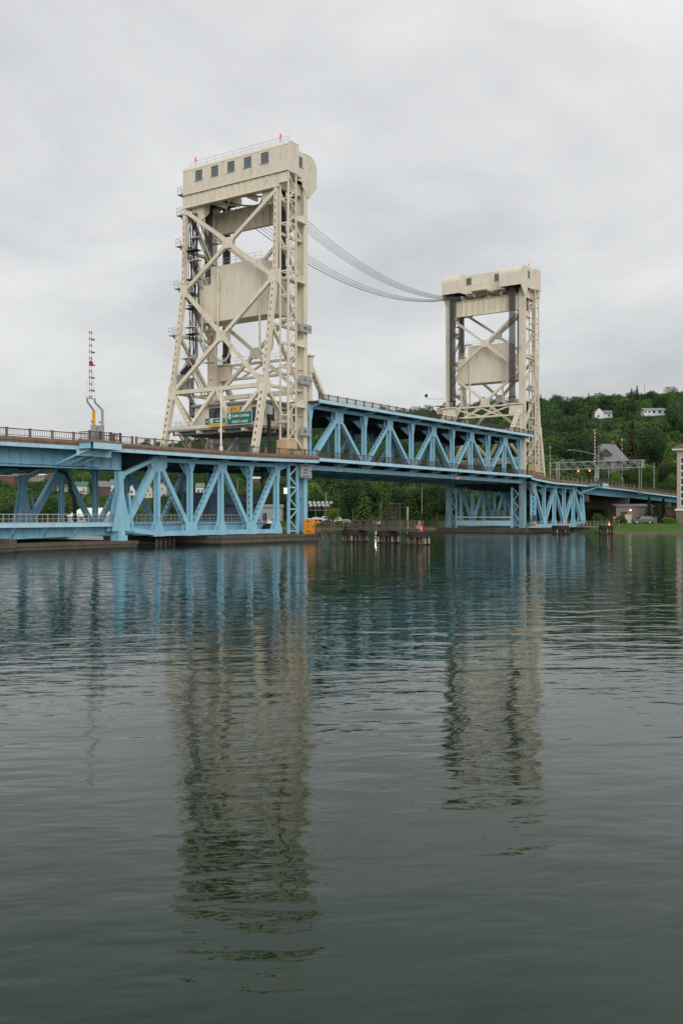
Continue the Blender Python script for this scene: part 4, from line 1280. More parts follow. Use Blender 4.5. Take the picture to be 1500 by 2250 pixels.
def loop(s, wa, za, wb, zb, low, n=16):
    """from (wa,za) straight down, round a hanging bend at height low, up to (wb,zb)"""
    pts = [(s, wa, za)]
    rr = (wb - wa) / 2; zc_ = low + abs(rr)
    m = 6
    for k in range(1, m + 1): pts.append((s, wa, lerp(za, zc_ + 1.2, k / m)))
    for k in range(n + 1):
        t = math.pi * k / n
        pts.append((s, (wa + wb) / 2 - rr * math.cos(t), zc_ - abs(rr) * 1.25 * math.sin(t)))
    for k in range(1, m + 1): pts.append((s, wb, lerp(zc_ + .5, zb, k / m)))
    return pts


chain(loop(-5.25, 12.2, 41.5, 15.4, 36.0, 30.2), .16, 'cream balance chain looping below the nearer counterweight, left one')
chain(loop(-5.3, 3.9, 41.5, 1.5, 36.0, 28.0), .16, 'cream balance chain looping below the nearer counterweight, right one')
chain(loop(-2.0, 12.6, 33.6, 15.6, 34.0, 28.4), .15, 'short cream balance chain looping behind the nearer counterweight')
chain(loop(81.3, 13.4, 39.4, 15.6, 33.0, 28.6), .16, 'cream balance chain hanging before the farther counterweight, left one')
chain(loop(81.3, 5.3, 39.4, 3.4, 33.0, 28.6), .16, 'cream balance chain hanging before the farther counterweight, right one')

# power cables slung between the two towers
for i, (w, z0, z1, sag) in enumerate(((4.0, 52.5, 53.0, 6.7), (4.15, 52.0, 52.95, 6.6), (4.3, 51.6, 52.9, 6.55), (4.45, 51.25, 52.85, 6.5), (4.6, 50.9, 52.8, 6.45),
                                      (14.0, 54.4, 52.9, 5.9), (14.2, 53.8, 52.8, 5.8), (14.4, 53.3, 52.7, 5.7), (14.6, 52.7, 52.6, 5.6))):
    g = G(); n = 24; pts = []
    for k in range(n + 1):
        t = k / n; pts.append((.6 + 77.4 * t, w, lerp(z0, z1, t) - sag * 4 * t * (1 - t)))
    # both ends are fixed at about the same height on the towers
    g.tube(pts, .036 if i != 8 else .06, 5)
    lab = ('%s of the five black cables in the upper bundle slung between the towers' % ('topmost', 'second', 'third', 'fourth', 'lowest')[i]) if i < 5 else ('%s of the four black cables in the lower bundle slung between the towers' % ('topmost', 'second', 'third', 'thick lowest')[i - 5])
    g.solo('power_cable', 'cable', lab, 'cable', 'cables between the towers', smooth=True)

# dark hanging control cables beside the stairs
cb_ = thing('control_cables', 'dark curtain of control cables hanging beside the stairs of the nearer tower', 'cables', (-6.6, 16.8, 24))
for i in range(16):
    w = 15.9 + i * .11; x = -5.9 + .25 * (i % 3)
    pts = [(x + R.uniform(-.06, .06) + .25 * math.sin(z * .35 + i), w + .12 * math.sin(z * .6 + i * .7), z) for z in stations(50.8, 28.5, 14)]
    pts += [(x - .9, w + .35, 26.8), (x - 1.7, w + .5, 26.0), (x - 1.8, w + .5, 23.5)]
    g = G(); g.tube(pts, .05, 4); g.part('cable_strand', 'rope', cb_)
g = G(); g.box(-8.5, -7.2, 16.2, 18.0, 22.9, 25.4); g.part('junction_box', 'galv_rust', cb_)
for i in range(5):
    g = G(); w = 15.4 + i * .22; g.tube([(-7.2, w, 25.0), (-7.1, w, 19.6), (-6.9, w, 19.1), (-6.4, w - .2, 18.9), (-4.6, w - 1.2, 18.9)], .08, 6); g.part('conduit', 'dark_steel', cb_)
for z in (45, 40.5, 36, 32):
    g = G(); g.box(-6.4, -5.1, 15.7, 17.9, z - .06, z + .06); g.part('cable_tray', 'dark_steel', cb_)

# ------------------------------------------------------------------ control cabin inside the nearer tower
ch = thing('control_cabin', 'cream control cabin with dark flat roof inside the nearer tower', 'cabin', (-5, 7, 16.4))
X, Yv, Zv = Vector((1, 0, 0)), Vector((0, 1, 0)), Vector((0, 0, 1))
g = G(); holed(g, (-8.2, 0, 0), Yv, Zv, -X, .9, 14.1, 16.9, 20.2, [(9.1, 11.3, 18.3, 19.9), (1.6, 3.0, 17.6, 19.6), (5.0, 7.4, 18.2, 19.8)], .15); g.part('wall', 'cream', ch)
for a, b, c, d_ in ((9.1, 11.3, 18.3, 19.9), (1.6, 3.0, 17.6, 19.6), (5.0, 7.4, 18.2, 19.8)):
    window(ch, (-8.2, 0, 0), Yv, Zv, -X, a, b, c, d_, 2, 2, fm='black', pm='glass', fw=.1)
g = G(); holed(g, (0, .9, 0), X, Zv, -Yv, -8.04, -1.0, 16.9, 20.2, [(-7.3, -5.6, 17.8, 19.6), (-4.4, -2.4, 17.8, 19.6)], .15); g.part('wall', 'cream', ch)
for a, b in ((-7.3, -5.6), (-4.4, -2.4)):
    window(ch, (0, .9, 0), X, Zv, -Yv, a, b, 17.8, 19.6, 2, 2, fm='black', fw=.1)
g = G(); g.box(-8.05, -1.0, 14.0, 14.1, 16.9, 20.2); g.part('wall', 'cream', ch)
g = G(); g.box(-8.7, -.6, .3, 14.7, 20.2, 20.45); g.part('roof', 'roof_grey', ch)
g = G(); g.box(-8.5, -.8, .5, 14.5, 20.45, 20.62); g.part('parapet', 'frame_grey', ch)
g = G(); g.box(-10.6, -.8, .6, 17.4, 16.45, 16.85); g.part('floor_slab', 'galv_rust', ch)
for k in range(5):
    g = G(); x = -9.6 + k * 2; g.box(x - .1, x + .1, .7, 17.3, 15.95, 16.44); g.part('floor_joist', 'galv_rust', ch)
g = G(); w0 = 8.5
for w in stations(9.2, 17.3, 6): g.box(-10.5, -10.46, w - .02, w + .02, 16.85, 17.8)
for z in (17.35, 17.8): g.box(-10.5, -10.46, 9.2, 17.3, z - .02, z + .02)
g.part('hand_rail', 'rail_steel', ch)
# dark machinery ducts near the cabin
g = G(); g.box(-8.1, -7.75, -.2, .2, 12.7, 18.4); g.cur = 1; g.box(-8.4, -7.5, -.3, .3, 18.4, 19.6)
g.solo('machinery_duct', ['dark_steel', 'galv'], 'black vertical duct standing beside the control cabin', 'duct')
g = G(); g.box(-6.3, -5.1, -1.0, .1, 17.3, 17.45)
for a, b in ((-6.3, -1.0), (-5.1, -1.0), (-6.3, .1), (-5.1, .1)): g.box(a - .04, a + .04, b - .04, b + .04, 17.4, 18.9)
for z in (18.1, 18.9): g.box(-6.3, -5.1, -1.03, -.97, z - .03, z + .03); g.box(-6.33, -6.27, -1, .1, z - .03, z + .03)
g.box(-6.3, -5.1, -1.03, -.97, 17.45, 17.75)
g.solo('service_cage', ['cream'], 'small cream railed service cage hanging on the nearer tower', 'cage')

# ------------------------------------------------------------------ road signs on the nearer tower
def sign_board(name, label, cat, w_left, w_right, z0, z1, s, m_face, border=None, group=None):
    """a board facing traffic arriving from the left (-X)"""
    t = thing(name, label, cat, (s, (w_left + w_right) / 2, z0), group)
    g = G(); g.box(s, s + .05, w_right, w_left, z0, z1); g.part('board', m_face, t)
    if border:
        g = G(); b = .06; x0, x1 = s - .012, s - .001; i = .05
        g.box(x0, x1, w_right + i, w_left - i, z1 - i - b, z1 - i); g.box(x0, x1, w_right + i, w_left - i, z0 + i, z0 + i + b)
        g.box(x0, x1, w_right + i, w_right + i + b, z0 + i + b, z1 - i - b); g.box(x0, x1, w_left - i - b, w_left - i, z0 + i + b, z1 - i - b)
        g.part('border', border, t)
    for w in (lerp(w_right, w_left, .2), lerp(w_right, w_left, .8)):
        g = G(); g.box(s + .05, s + .35, w - .06, w + .06, z0 + .1, z1 - .1); g.part('sign_bracket', 'galv', t)
    return t


UP = (0, 0, 1); LR = (0, -1, 0)
S1 = -11.15
t = sign_board('road_sign', 'green road sign reading Lake Linden Right Lane on the nearer tower', 'road sign', 5.25, .45, 16.8, 18.78, S1, 'sign_green', 'sign_white')
lettering('Lake Linden', .62, (S1 - .03, 2.55, 18.15), LR, UP, 'sign_white', t, space=1.05)
lettering('RIGHT LANE', .50, (S1 - .03, 2.75, 17.28), LR, UP, 'sign_white', t, space=1.05)
g = G(); g.prism([(S1 - .03, 4.65, 18.62), (S1 - .03, 4.98, 18.12), (S1 - .03, 4.65, 17.62), (S1 - .03, 4.32, 18.12)], (.02, 0, 0)); g.part('route_marker', 'sign_white', t)
lettering('26', .34, (S1 - .045, 4.65, 18.12), LR, UP, 'sign_green', t)
t = sign_board('road_sign', 'green road sign reading Hancock with an orange strip along its foot', 'road sign', 8.75, 5.45, 17.15, 18.05, S1 + .1, 'sign_green', 'sign_white')
lettering('Hancock', .42, (S1 + .07, 6.7, 17.6), LR, UP, 'sign_white', t)
g = G(); g.prism([(S1 + .07, 8.45, 17.9), (S1 + .07, 8.5, 17.55), (S1 + .07, 8.22, 17.28), (S1 + .07, 7.94, 17.55), (S1 + .07, 7.99, 17.9)], (.02, 0, 0)); g.part('route_marker', 'sign_white', t)
lettering('41', .3, (S1 + .055, 8.22, 17.64), LR, UP, 'black', t)
g = G(); g.box(S1 + .1, S1 + .15, 5.45, 8.75, 16.78, 17.14); g.part('orange_strip', 'yellow', t)
t = sign_board('road_sign', 'small green arrow sign partly behind the Hancock sign', 'road sign', 9.85, 8.85, 17.2, 18.1, S1 + .5, 'sign_green')
lettering('←', .5, (S1 + .47, 9.4, 17.6), LR, UP, 'sign_white', t)
t = sign_board('height_sign', 'small orange height sign reading 14 feet 0 above the big green sign', 'sign', 5.2, 2.85, 18.85, 19.38, S1 + .05, 'yellow')
lettering('14\'  0"', .46, (S1 + .02, 4.0, 19.1), LR, UP, 'black', t)

# ------------------------------------------------------------------ clearance gauges on the columns
def gauge(s0, s1, w, z0, z1, txt, label, name='clearance_board', m_='sign_grey', size=.55, grp=None):
    t = thing(name, label, 'sign', ((s0 + s1) / 2, w, z0), grp)
    g = G(); g.box(s0, s1, w - .05, w, z0, z1); g.part('board', m_, t)
    n = len(txt)
    for i, (line, zf_, sz) in enumerate(txt):
        lettering(line, sz, ((s0 + s1) / 2 - .1 * (s1 - s0), w - .06, lerp(z0, z1, zf_)), (1, 0, 0), UP, 'black', t)
    g = G(); g.box(s1 - .75, s1 - .02, w - .07, w - .055, lerp(z0, z1, .5) - .04, lerp(z0, z1, .5) + .04); g.part('level_mark', 'black', t)
    for x in (s0 + .2, s1 - .9):
        g = G(); g.box(x - .05, x + .05, w, w + .35, z0 + .1, z1 - .1); g.part('sign_bracket', 'galv', t)
    return t


for z, n_, ps in ((31.8, '100', 'topmost'), (24.05, '75', 'middle'), (16.4, '50', 'lowest')):
    gauge(-1.95, .85, -1.1, z - .62, z + .62, [(n_, .5, .55)], '%s grey clearance board, marked %s, on the nearer tower column' % (ps, n_))
for z, n_, ps in ((31.8, '100', 'topmost'), (24.05, '75', 'middle'), (16.4, '50', 'lowest')):
    gauge(80.9, 83.0, -1.1, z - .55, z + .55, [(n_, .5, .5)], '%s grey clearance board, marked %s, on the farther tower' % (ps, n_))
t = gauge(-2.5, .2, -1.6, 9.42, 11.45, [('CLEARANCE', .86, .36), ('LINE', .60, .42), ('32 FT', .36, .46), ('WHEN DOWN', .10, .26)], 'grey sign reading Clearance Line at the foot of the nearer tower')
t = gauge(81.6, 83.2, -1.7, 8.9, 10.9, [('CLEARANCE', .86, .22), ('LINE', .60, .3), ('32 FT', .36, .32)], 'pale clearance line sign under the deck at the farther tower')
t = gauge(-2.2, .55, -1.9, 1.16, 3.28, [('DEPTH', .86, .3), ('7', .5, .6), ('AT PIER', .14, .3)], 'orange board with black figures standing on the nearer pier', name='water_gauge', m_='orange')
t = gauge(81.7, 83.1, -1.7, 1.12, 2.5, [('5', .5, .5)], 'orange board standing on the farther pier', name='water_gauge', m_='orange')
t = gauge(81.6, 83.2, -1.68, 2.6, 3.9, [('KEEP', .75, .34), ('CLEAR', .45, .34), ('OF PIER', .17, .24)], 'blue notice above the orange board on the farther pier', name='notice_board', m_='sign_blue')

# ------------------------------------------------------------------ red beacons
def beacon(p, label, h=1.15, mast=True, r=.17):
    b = thing('red_beacon', label, 'beacon', p)
    g = G()
    g.cyl(p, V3(p) + V3((0, 0, h - .35)), .05, 6); g.cyl(V3(p) + V3((0, 0, h - .4)), V3(p) + V3((0, 0, h - .3)), .13, 10); g.part('stem', 'galv', b)
    g = G(); q = V3(p) + V3((0, 0, h - .3)); g.cyl(q, q + V3((0, 0, .5)), r, 12, r * .8); g.part('lamp', 'lamp_red', b, smooth=False)
    g = G(); g.cyl(q + V3((0, 0, .5)), q + V3((0, 0, .6)), r * .8, 12, .04); g.part('cap', 'black', b)


beacon((-5.0, 17.0, 58.05), 'lit red beacon at the left end of the nearer machinery house roof', 1.45, r=.19)
beacon((-5.0, .2, 58.05), 'lit red beacon at the right end of the nearer machinery house roof', 1.45, r=.19)
beacon((84.0, .3, 58.05), 'lit red beacon at the right end of the farther machinery house roof', 1.3, r=.17)
beacon((84.0, 17.1, 58.05), 'lit red beacon at the left end of the farther machinery house roof', 1.2, r=.16)
# red lamp hanging from the middle of the lift span
b = thing('hanging_lamp', 'lit red navigation lamp hanging under the middle of the lift span', 'lamp', (44.8, -2.75, 10.7))
g = G(); g.cyl((44.8, -2.75, 10.9), (44.8, -2.75, 12.2), .03, 6); g.part('drop_rod', 'dark_steel', b)
g = G(); g.cyl((44.8, -2.75, 10.6), (44.8, -2.75, 10.95), .16, 10); g.part('lamp', 'lamp_red', b)

# ------------------------------------------------------------------ barrier gates
def barrier(base, sdir, h, label, stripes=14, big=True, m_housing='galv', tilt=0.0, m_col='yellow'):
    """raised barrier arm: red-and-white pair of rails on a cranked grey bracket and housing"""
    b = thing('barrier_gate', label, 'barrier gate', base)
    B = V3(base); S = V3((1, 0, 0)) * sdir
    if big:
        for k, (m_, hh) in enumerate((('galv', 2.3), ('galv', 2.3))):
            pass
        g = G(); g.obox(B + S * .5 + V3((0, 0, .8)), (.34, 0, 0), (0, .34, 0), (0, 0, .8)); g.obox(B + S * .5 + V3((0, 0, 1.63)), (.37, 0, 0), (0, .37, 0), (0, 0, .03)); g.part('housing', m_housing, b)
        g = G(); g.obox(B + S * -.45 + V3((0, 0, .85)), (.17, 0, 0), (0, .25, 0), (0, 0, .85)); g.part('side_post', 'galv', b)
        g = G(); g.obox(B + S * -.4 + V3((0, 0, 2.5)), (.11, 0, 0), (0, .14, 0), (0, 0, .8)); g.part('front_column', m_col, b)
        g = G(); g.obox(B + S * .85 + V3((0, 0, 2.6)), (.10, 0, 0), (0, .12, 0), (0, 0, .9)); g.part('side_column', 'galv', b)
        for p0, p1 in ((B + S * -.4 + V3((0, 0, 3.3)), B + S * -1.35 + V3((0, 0, 4.25))), (B + S * .85 + V3((0, 0, 3.45)), B + S * -.25 + V3((0, 0, 4.25)))):
            g = G(); g.beam(p0, p1, .15, .16, (0, 1, 0)); g.beam(p1, p1 + V3((0, 0, .4)), .16, .2, (0, 1, 0)); g.part('crank_arm', 'galv', b)
        g = G(); g.obox(B + S * -.8 + V3((0, 0, 4.6)), S * .62, (0, .05, 0), (0, 0, .06)); g.part('crank_bar', 'galv', b)
        for k in (-.55, .6):
            g = G(); c = B + S * k + V3((0, 0, 2.05)); g.cyl(c, c - S * .22, .1, 10, .14); g.part('bell', 'galv', b)
        foot = B + S * -.85 + V3((0, 0, 4.6))
    else:
        g = G(); g.obox(B + V3((0, 0, .8)), (.32, 0, 0), (0, .3, 0), (0, 0, .8)); g.obox(B + V3((0, 0, 1.63)), (.36, 0, 0), (0, .34, 0), (0, 0, .03)); g.part('housing', m_housing, b)
        g = G(); g.beam(B + V3((0, 0, 1.3)), B + S * -.7 + V3((0, 0, 2.4)), .2, .22, (0, 1, 0)); g.part('crank_arm', 'galv', b)
        foot = B + S * -.7 + V3((0, 0, 2.2))
    L = h
    tl = V3((tilt, 0, 1)).normalized()
    dy = .15 if big else .05
    for sgn in ((-1, 1) if big else (0,)):
        off = S * sgn * dy
        for i in range(stripes):
            a, c = foot + off + tl * (L * i / stripes), foot + off + tl * (L * (i + 1) / stripes)
            g = G(); g.beam(a, c, .075, .075, (0, 1, 0)); g.part('arm_stripe', 'red' if i % 2 == 0 else 'white', b)
    if big:
        for i in range(0, stripes, 2):
            a = foot + tl * (L * (i + .5) / stripes); g = G(); g.beam(a - S * dy, a + S * dy, .06, .06, (0, 1, 0)); g.part('arm_rung', 'galv', b)
        a = foot + tl * (L * .52); g = G()
        pts = [a + S * .32 * math.cos(math.pi / 8 + k * math.pi / 4) + V3((0, -.08, .32 * math.sin(math.pi / 8 + k * math.pi / 4))) for k in range(8)]
        g.prism(pts, (0, .04, 0)); g.part('stop_plate', 'red', b)
        for k in range(5):
            a = foot + tl * (L * (.12 + .19 * k)) + S * (dy + .12); g = G(); g.cyl(a, a + S * .28, .08, 8); g.part('arm_lamp', 'black', b)
        for k in (-1, 1):
            p0 = foot + S * k * .7; p1 = foot + tl * (L * .45) + S * k * dy; g = G(); g.cyl(p0, p1, .015, 4); g.part('guy_wire', 'galv', b)
    else:
        g = G(); a = foot + tl * L; g.cyl(a, a + V3((0, 0, .3)), .16, 8); g.part('arm_tip', 'white', b)
    return b


barrier((-43.4, -3.7, 12.30), 1, 7.5, 'raised red and white barrier gate on the balcony left of the towers', stripes=21)
barrier((116.0, -3.4, 12.0), 1, 8.4, 'raised red and white barrier gate on the right-hand approach', stripes=20, big=True, m_col='galv')
barrier((138.0, 17.4, 11.4), 1, 9.0, 'thin raised barrier arm beside the farther tower foot', stripes=18, big=False)
barrier((152.3, 2.0, 11.2), 1, 11.5, 'thin raised barrier arm in front of the grey-roofed house', stripes=20, big=False, tilt=-.02)
# balcony of the far gate
bal2 = thing('gate_balcony', 'small railed gate balcony on the right-hand approach', 'balcony', (117, -3.5, 11))
g = G(); g.box(112.5, 121.0, -4.7, -2.66, 11.75, 12.0); g.part('balcony_floor', 'concrete', bal2)
for x in (113, 115.5, 118, 120.5):
    g = G(); g.box(x - .05, x + .05, -4.6, -2.7, 11.1, 11.74); g.part('balcony_beam', 'blue', bal2)
g = G(); g.box(116.8, 121.0, -4.76, -4.7, 11.05, 11.74); g.part('fascia_strip', 'blue_pale', bal2)
g = G(); g.beam((112.0, -.4, 9.2), (117.0, -3.9, 11.0), .2, .25); g.part('raking_strut', 'blue', bal2)
railing(bal2, -4.6, stations(112.6, 120.9, 4), lambda x: 12.0, .85, 'rail_brown', 'rail_brown', post=.14, bal=.3)

# ------------------------------------------------------------------ right-hand girder spans, bents, lamps, gantry
gr = thing('girder_span', 'ribbed blue plate girder span right of the far truss', 'bridge span', (132, 9, 8.5))
for w in (0.0, 18.0):
    plate_girder(gr, 115.6, 148.4, w, lambda x: zcf(x) - .9, lambda x: prof([(115, 9.3), (134, 8.9), (148, 8.75)])(x), .72)
floor_system(gr, 116, 148, 6, lambda x: zcf(x) - .56, lambda x: zcf(x) - 2.2)
deck(gr, 115.5, 148.45, 12, zcf, 3.0)
for x in (124, 132, 140, 147):
    bracket(gr, x, -.3, -2.4, zcf(x) - .66, .9)
gr2 = thing('girder_span', 'ribbed blue plate girder span running behind the hotel', 'bridge span', (172, 9, 8))
for w in (0.0, 18.0):
    plate_girder(gr2, 148.6, 206, w, lambda x: zcf(x) - .9, lambda x: zcf(x) - 2.35, .78)
floor_system(gr2, 149, 206, 8, lambda x: zcf(x) - .56, lambda x: zcf(x) - 2.0)
deck(gr2, 148.55, 206, 16, zcf, 3.0)


def bent(s, zt, label):
    b = thing('bridge_bent', label, 'bridge support', (s, 9, 1.5))
    g = G(); g.prism([(s - .7, -.8, zt), (s - .7, 18.8, zt), (s - .7, 18.8, zt - 1.6), (s - .7, 14.5, zt - 3.0), (s - .7, 3.5, zt - 3.0), (s - .7, -.8, zt - 1.6)], (1.4, 0, 0)); g.part('cap_beam', 'concrete', b)
    for w in (5.0, 13.0):
        g = G(); g.box(s - .6, s + .6, w - .8, w + .8, .5, zt - 3.0); g.part('pier_column', 'concrete', b)


bent(148.5, 8.65, 'hammerhead concrete support under the right-hand girders, nearer one')
bent(188.0, 7.95, 'hammerhead concrete support partly behind the spruces')
bent(117.5, 8.9, 'shaded concrete support beside the end of the far truss')


def street_light(base, h, arm, label, double=False):
    l = thing('street_light', label, 'street light', base)
    B = V3(base)
    g = G(); g.cyl(B, B + V3((0, 0, .35)), .22, 8); g.cyl(B + V3((0, 0, .35)), B + V3((0, 0, h)), .11, 8, .07); g.part('pole', 'galv', l)
    A = V3(arm); pts = []
    for k in range(9):
        t = k / 8; pts.append(B + V3((0, 0, h - 1.3)) + A * t + V3((0, 0, 1.3 * math.sin(t * math.pi / 2))))
    g = G(); g.tube(pts, .055, 6); g.part('arm', 'galv', l)
    e = pts[-1]; d_ = A.normalized()
    g = G(); g.obox(e + d_ * .4, d_ * .45, d_.cross(V3((0, 0, 1))) * .14, V3((0, 0, .07))); g.part('lamp_head', 'galv', l)


street_light((167.5, -2.0, 10.7), 8.3, (-8.5, 4.0, 0), 'grey street light with curved arm nearest the hotel')
street_light((142.8, 19.5, 11.4), 8.2, (5.5, -4.0, 0), 'grey street light with curved arm beside the gantry left post')
street_light((121.2, -2.2, 11.9), 8.2, (-6.0, 5.0, 0), 'grey street light rising beside the right-hand barrier gate')
street_light((190.4, 19.5, 10.4), 8.4, (5.5, -4.0, 0), 'grey street light seen through the gantry')
# tall thin pole in front of the nearer tower
g = G(); g.cyl((-21.0, -2.38, 12.4), (-21.0, -2.38, 12.9), .26, 8); g.cyl((-21.0, -2.38, 12.9), (-21.0, -2.38, 20.4), .13, 8, .10)
g.solo('light_pole', 'white', 'thin white pole standing on the deck before the nearer tower', 'pole')

gt = thing('sign_gantry', 'grey lattice sign gantry spanning the road right of the far tower', 'gantry', (150, 9, 10.5))
for w in (-3.4, 20.4):
    for x in (149.4, 151.3):
        g = G(); g.cyl((x, w, 9.6), (x, w, 19.1), .16, 8); g.part('gantry_post', 'galv_rust' if w < 0 else 'galv', gt)
for x in (149.4, 151.3):
    for z in (17.0, 19.0):
        g = G(); g.cyl((x, -4.6, z), (x, 21.6, z), .10, 8); g.part('gantry_chord', 'galv', gt)
    n = 16; ws = stations(-3.2, 20.2, n)
    for i, (a, c) in enumerate(zip(ws, ws[1:])):
        g = G(); z0, z1 = (17.0, 19.0) if i % 2 == 0 else (19.0, 17.0); g.cyl((x, a, z0), (x, c, z1), .06, 6); g.part('gantry_brace', 'galv', gt)
for w in ws:
    g = G(); g.cyl((149.4, w, 19.0), (151.3, w, 19.0), .04, 5); g.cyl((149.4, w, 17.0), (151.3, w, 17.0), .04, 5); g.part('gantry_tie', 'galv', gt)
for w, lb in ((13.8, 'left'), (10.5, 'right')):
    f = thing('flashing_beacon', 'amber warning light hanging under the gantry, %s one' % lb, 'warning light', (149.2, w, 16.2))
    g = G(); g.box(149.05, 149.35, w - .3, w + .3, 16.1, 16.8); g.part('casing', 'yellow', f)
    g = G(); g.cyl((148.9, w, 16.45), (149.04, w, 16.45), .2, 12); g.part('lens', 'lamp_amber', f)
    g = G(); g.cyl((149.2, w, 16.8), (149.2, w, 17.0), .04, 6); g.part('hanger', 'galv', f)
# sign panel at the near gantry end
g = G(); g.box(150.2, 150.4, -4.5, -3.7, 17.1, 18.9); g.solo('gantry_sign', 'galv', 'narrow grey sign panel at the right end of the gantry', 'sign')

# ------------------------------------------------------------------ under the farther tower: portal, machinery, shed
po = thing('steel_portal', 'pale blue steel frame standing on the farther pier', 'frame', (79, 9, 1.1))
for w in (2.2, 15.8):
    g = G(); g.box(79.2, 79.5, w - .2, w + .2, 1.1, 10.0); g.part('frame_post', 'blue', po)
g = G(); g.box(79.15, 79.55, 2.4, 15.6, 1.6, 2.7); g.part('frame_girder', 'blue_pale', po)
g = G(); g.box(79.2, 79.5, 2.4, 15.6, 3.3, 3.6); g.part('walkway_floor', 'blue_pale', po)
railing_st = stations(2.6, 15.4, 9)
g = G()
for w in railing_st: g.box(79.2, 79.25, w - .03, w + .03, 3.6, 4.7)
for z in (4.15, 4.7): g.box(79.2, 79.25, 2.6, 15.4, z - .02, z + .02)
g.part('hand_rail', 'rail_steel', po)
for w0, w1 in ((.7, 2.0), (16.0, 17.3)):
    zz = stations(1.8, 9.8, 6)
    for i, (a, c) in enumerate(zip(zz, zz[1:])):
        g = G(); wa, wb = (w0, w1) if i % 2 else (w1, w0); g.beam((79.4, wa, a), (79.4, wb, c), .1, .2, (1, 0, 0)); g.part('lacing_bar', 'blue_pale', po)
g = G(); g.box(83.0, 86.0, 6.6, 9.4, 1.1, 5.0); g.solo('pump_shed', 'shed_blue', 'small dark blue shed on the farther pier', 'shed')
# blue operator shed under the near truss
sh = thing('bridge_shed', 'dark blue corrugated shed under the near truss', 'shed', (-6, 12, 2.9))
g = G(); g.box(-10.4, .6, 9.0, 14.5, 2.96, 7.0); g.part('wall', 'shed_blue', sh)
for i in range(30):
    g = G(); x = -10.3 + i * .365; g.box(x, x + .16, 8.93, 9.0, 3.0, 6.9); g.part('cladding_rib', 'shed_blue', sh)
for i in range(13):
    g = G(); w = 9.1 + i * .41; g.box(-10.47, -10.4, w, w + .16, 3.0, 6.9); g.part('cladding_rib', 'shed_blue', sh)
g = G(); g.prism([(-10.8, 8.6, 7.0), (-10.8, 14.9, 7.0), (-10.8, 14.9, 7.4), (-10.8, 8.6, 7.2)], (11.8, 0, 0)); g.part('roof', 'roof_grey', sh)
g = G(); g.box(-3.5, -2.3, 8.86, 8.92, 3.2, 5.9); g.part('door', 'black', sh)
# machinery clutter at the foot of the near tower
for i, (x, w, z0, z1, a, lb) in enumerate(((-5.2, 3.0, 1.2, 4.2, .5, 'dark pump unit on the nearer pier, left one'), (-3.6, 2.0, 1.2, 3.4, .45, 'dark pump unit on the nearer pier, right one'))):
    g = G(); g.box(x - a, x + a, w - a, w + a, z0, z1 * .6); g.cyl((x, w, z1 * .6), (x, w, z1), a * .6, 10); g.cyl((x - .8, w, z0 + .8), (x + .8, w, z0 + .8), .18, 8)
    g.solo('pump_unit', 'dark_steel', lb, 'machine')
g = G(); g.box(-5.75, -4.95, -1.0, -.95, 7.0, 7.9)
g.solo('notice_board', 'lit_sign', 'small white lit notice under the near truss end', 'sign')

# ------------------------------------------------------------------ dolphins, gangways, timber frame in the water
def dolphin(c, r, n, zt, label, dark=False):
    d_ = thing('timber_dolphin', label, 'dolphin', (c[0], c[1], -1.5))
    for i in range(n):
        t = 2 * math.pi * i / n; rr = r * (1 if i % 2 else .82)
        x, y = c[0] + rr * math.cos(t), c[1] + rr * math.sin(t)
        g = G(); a = R.uniform(-.06, .06)
        g.cyl((x + .1 * math.cos(t), y + .1 * math.sin(t), -1.5), (x, y, zt - .45 + R.uniform(-.1, .15)), .155, 8, .13); g.part('pile', 'timber_pale' if R.random() < .5 else 'timber', d_)
        g = G(); g.cyl((x + .08 * math.cos(t), y + .08 * math.sin(t), -.2), (x + .08 * math.cos(t), y + .08 * math.sin(t), .2), .175, 8); g.part('wet_band', 'timber_dark', d_)
    for i in range(4):
        g = G(); x, y = c[0] + R.uniform(-.5, .5) * r, c[1] + R.uniform(-.5, .5) * r; g.cyl((x, y, -1.5), (x, y, zt - .3), .2, 8); g.part('pile', 'timber', d_)
    g = G(); g.cyl((c[0], c[1], zt - .75), (c[0], c[1], zt - .32), r * 1.13, 18); g.part('wale_band', 'timber_dark', d_)
    g = G(); g.cyl((c[0], c[1], zt - .3), (c[0], c[1], zt), r * 1.05, 16); g.part('cap', 'timber_dark', d_)


dolphin((.5, -9.2), 1.7, 20, 1.75, 'round cluster of timber piles nearest the orange board')
dolphin((-2.3, -16.6), 1.45, 17, 1.75, 'round cluster of timber piles, middle one of the gangway')
dolphin((-7.0, -24.2), 1.4, 17, 1.75, 'round cluster of timber piles with a red light, at the gangway end')
dolphin((79.0, -9.1), 1.7, 14, 1.7, 'round cluster of timber piles in front of the far truss')
dolphin((84.6, -17.0), 1.4, 12, 1.7, 'round cluster of timber piles beside the grassy bank')
beacon((-7.6, -24.9, 1.75), 'lit red navigation light on the gangway end piles', .55, r=.12)
beacon((79.6, -9.6, 1.7), 'lit red navigation light on the piles before the far truss', .6, r=.12)
beacon((85.0, -17.4, 1.7), 'lit red navigation light on the piles beside the grassy bank', .6, r=.12)


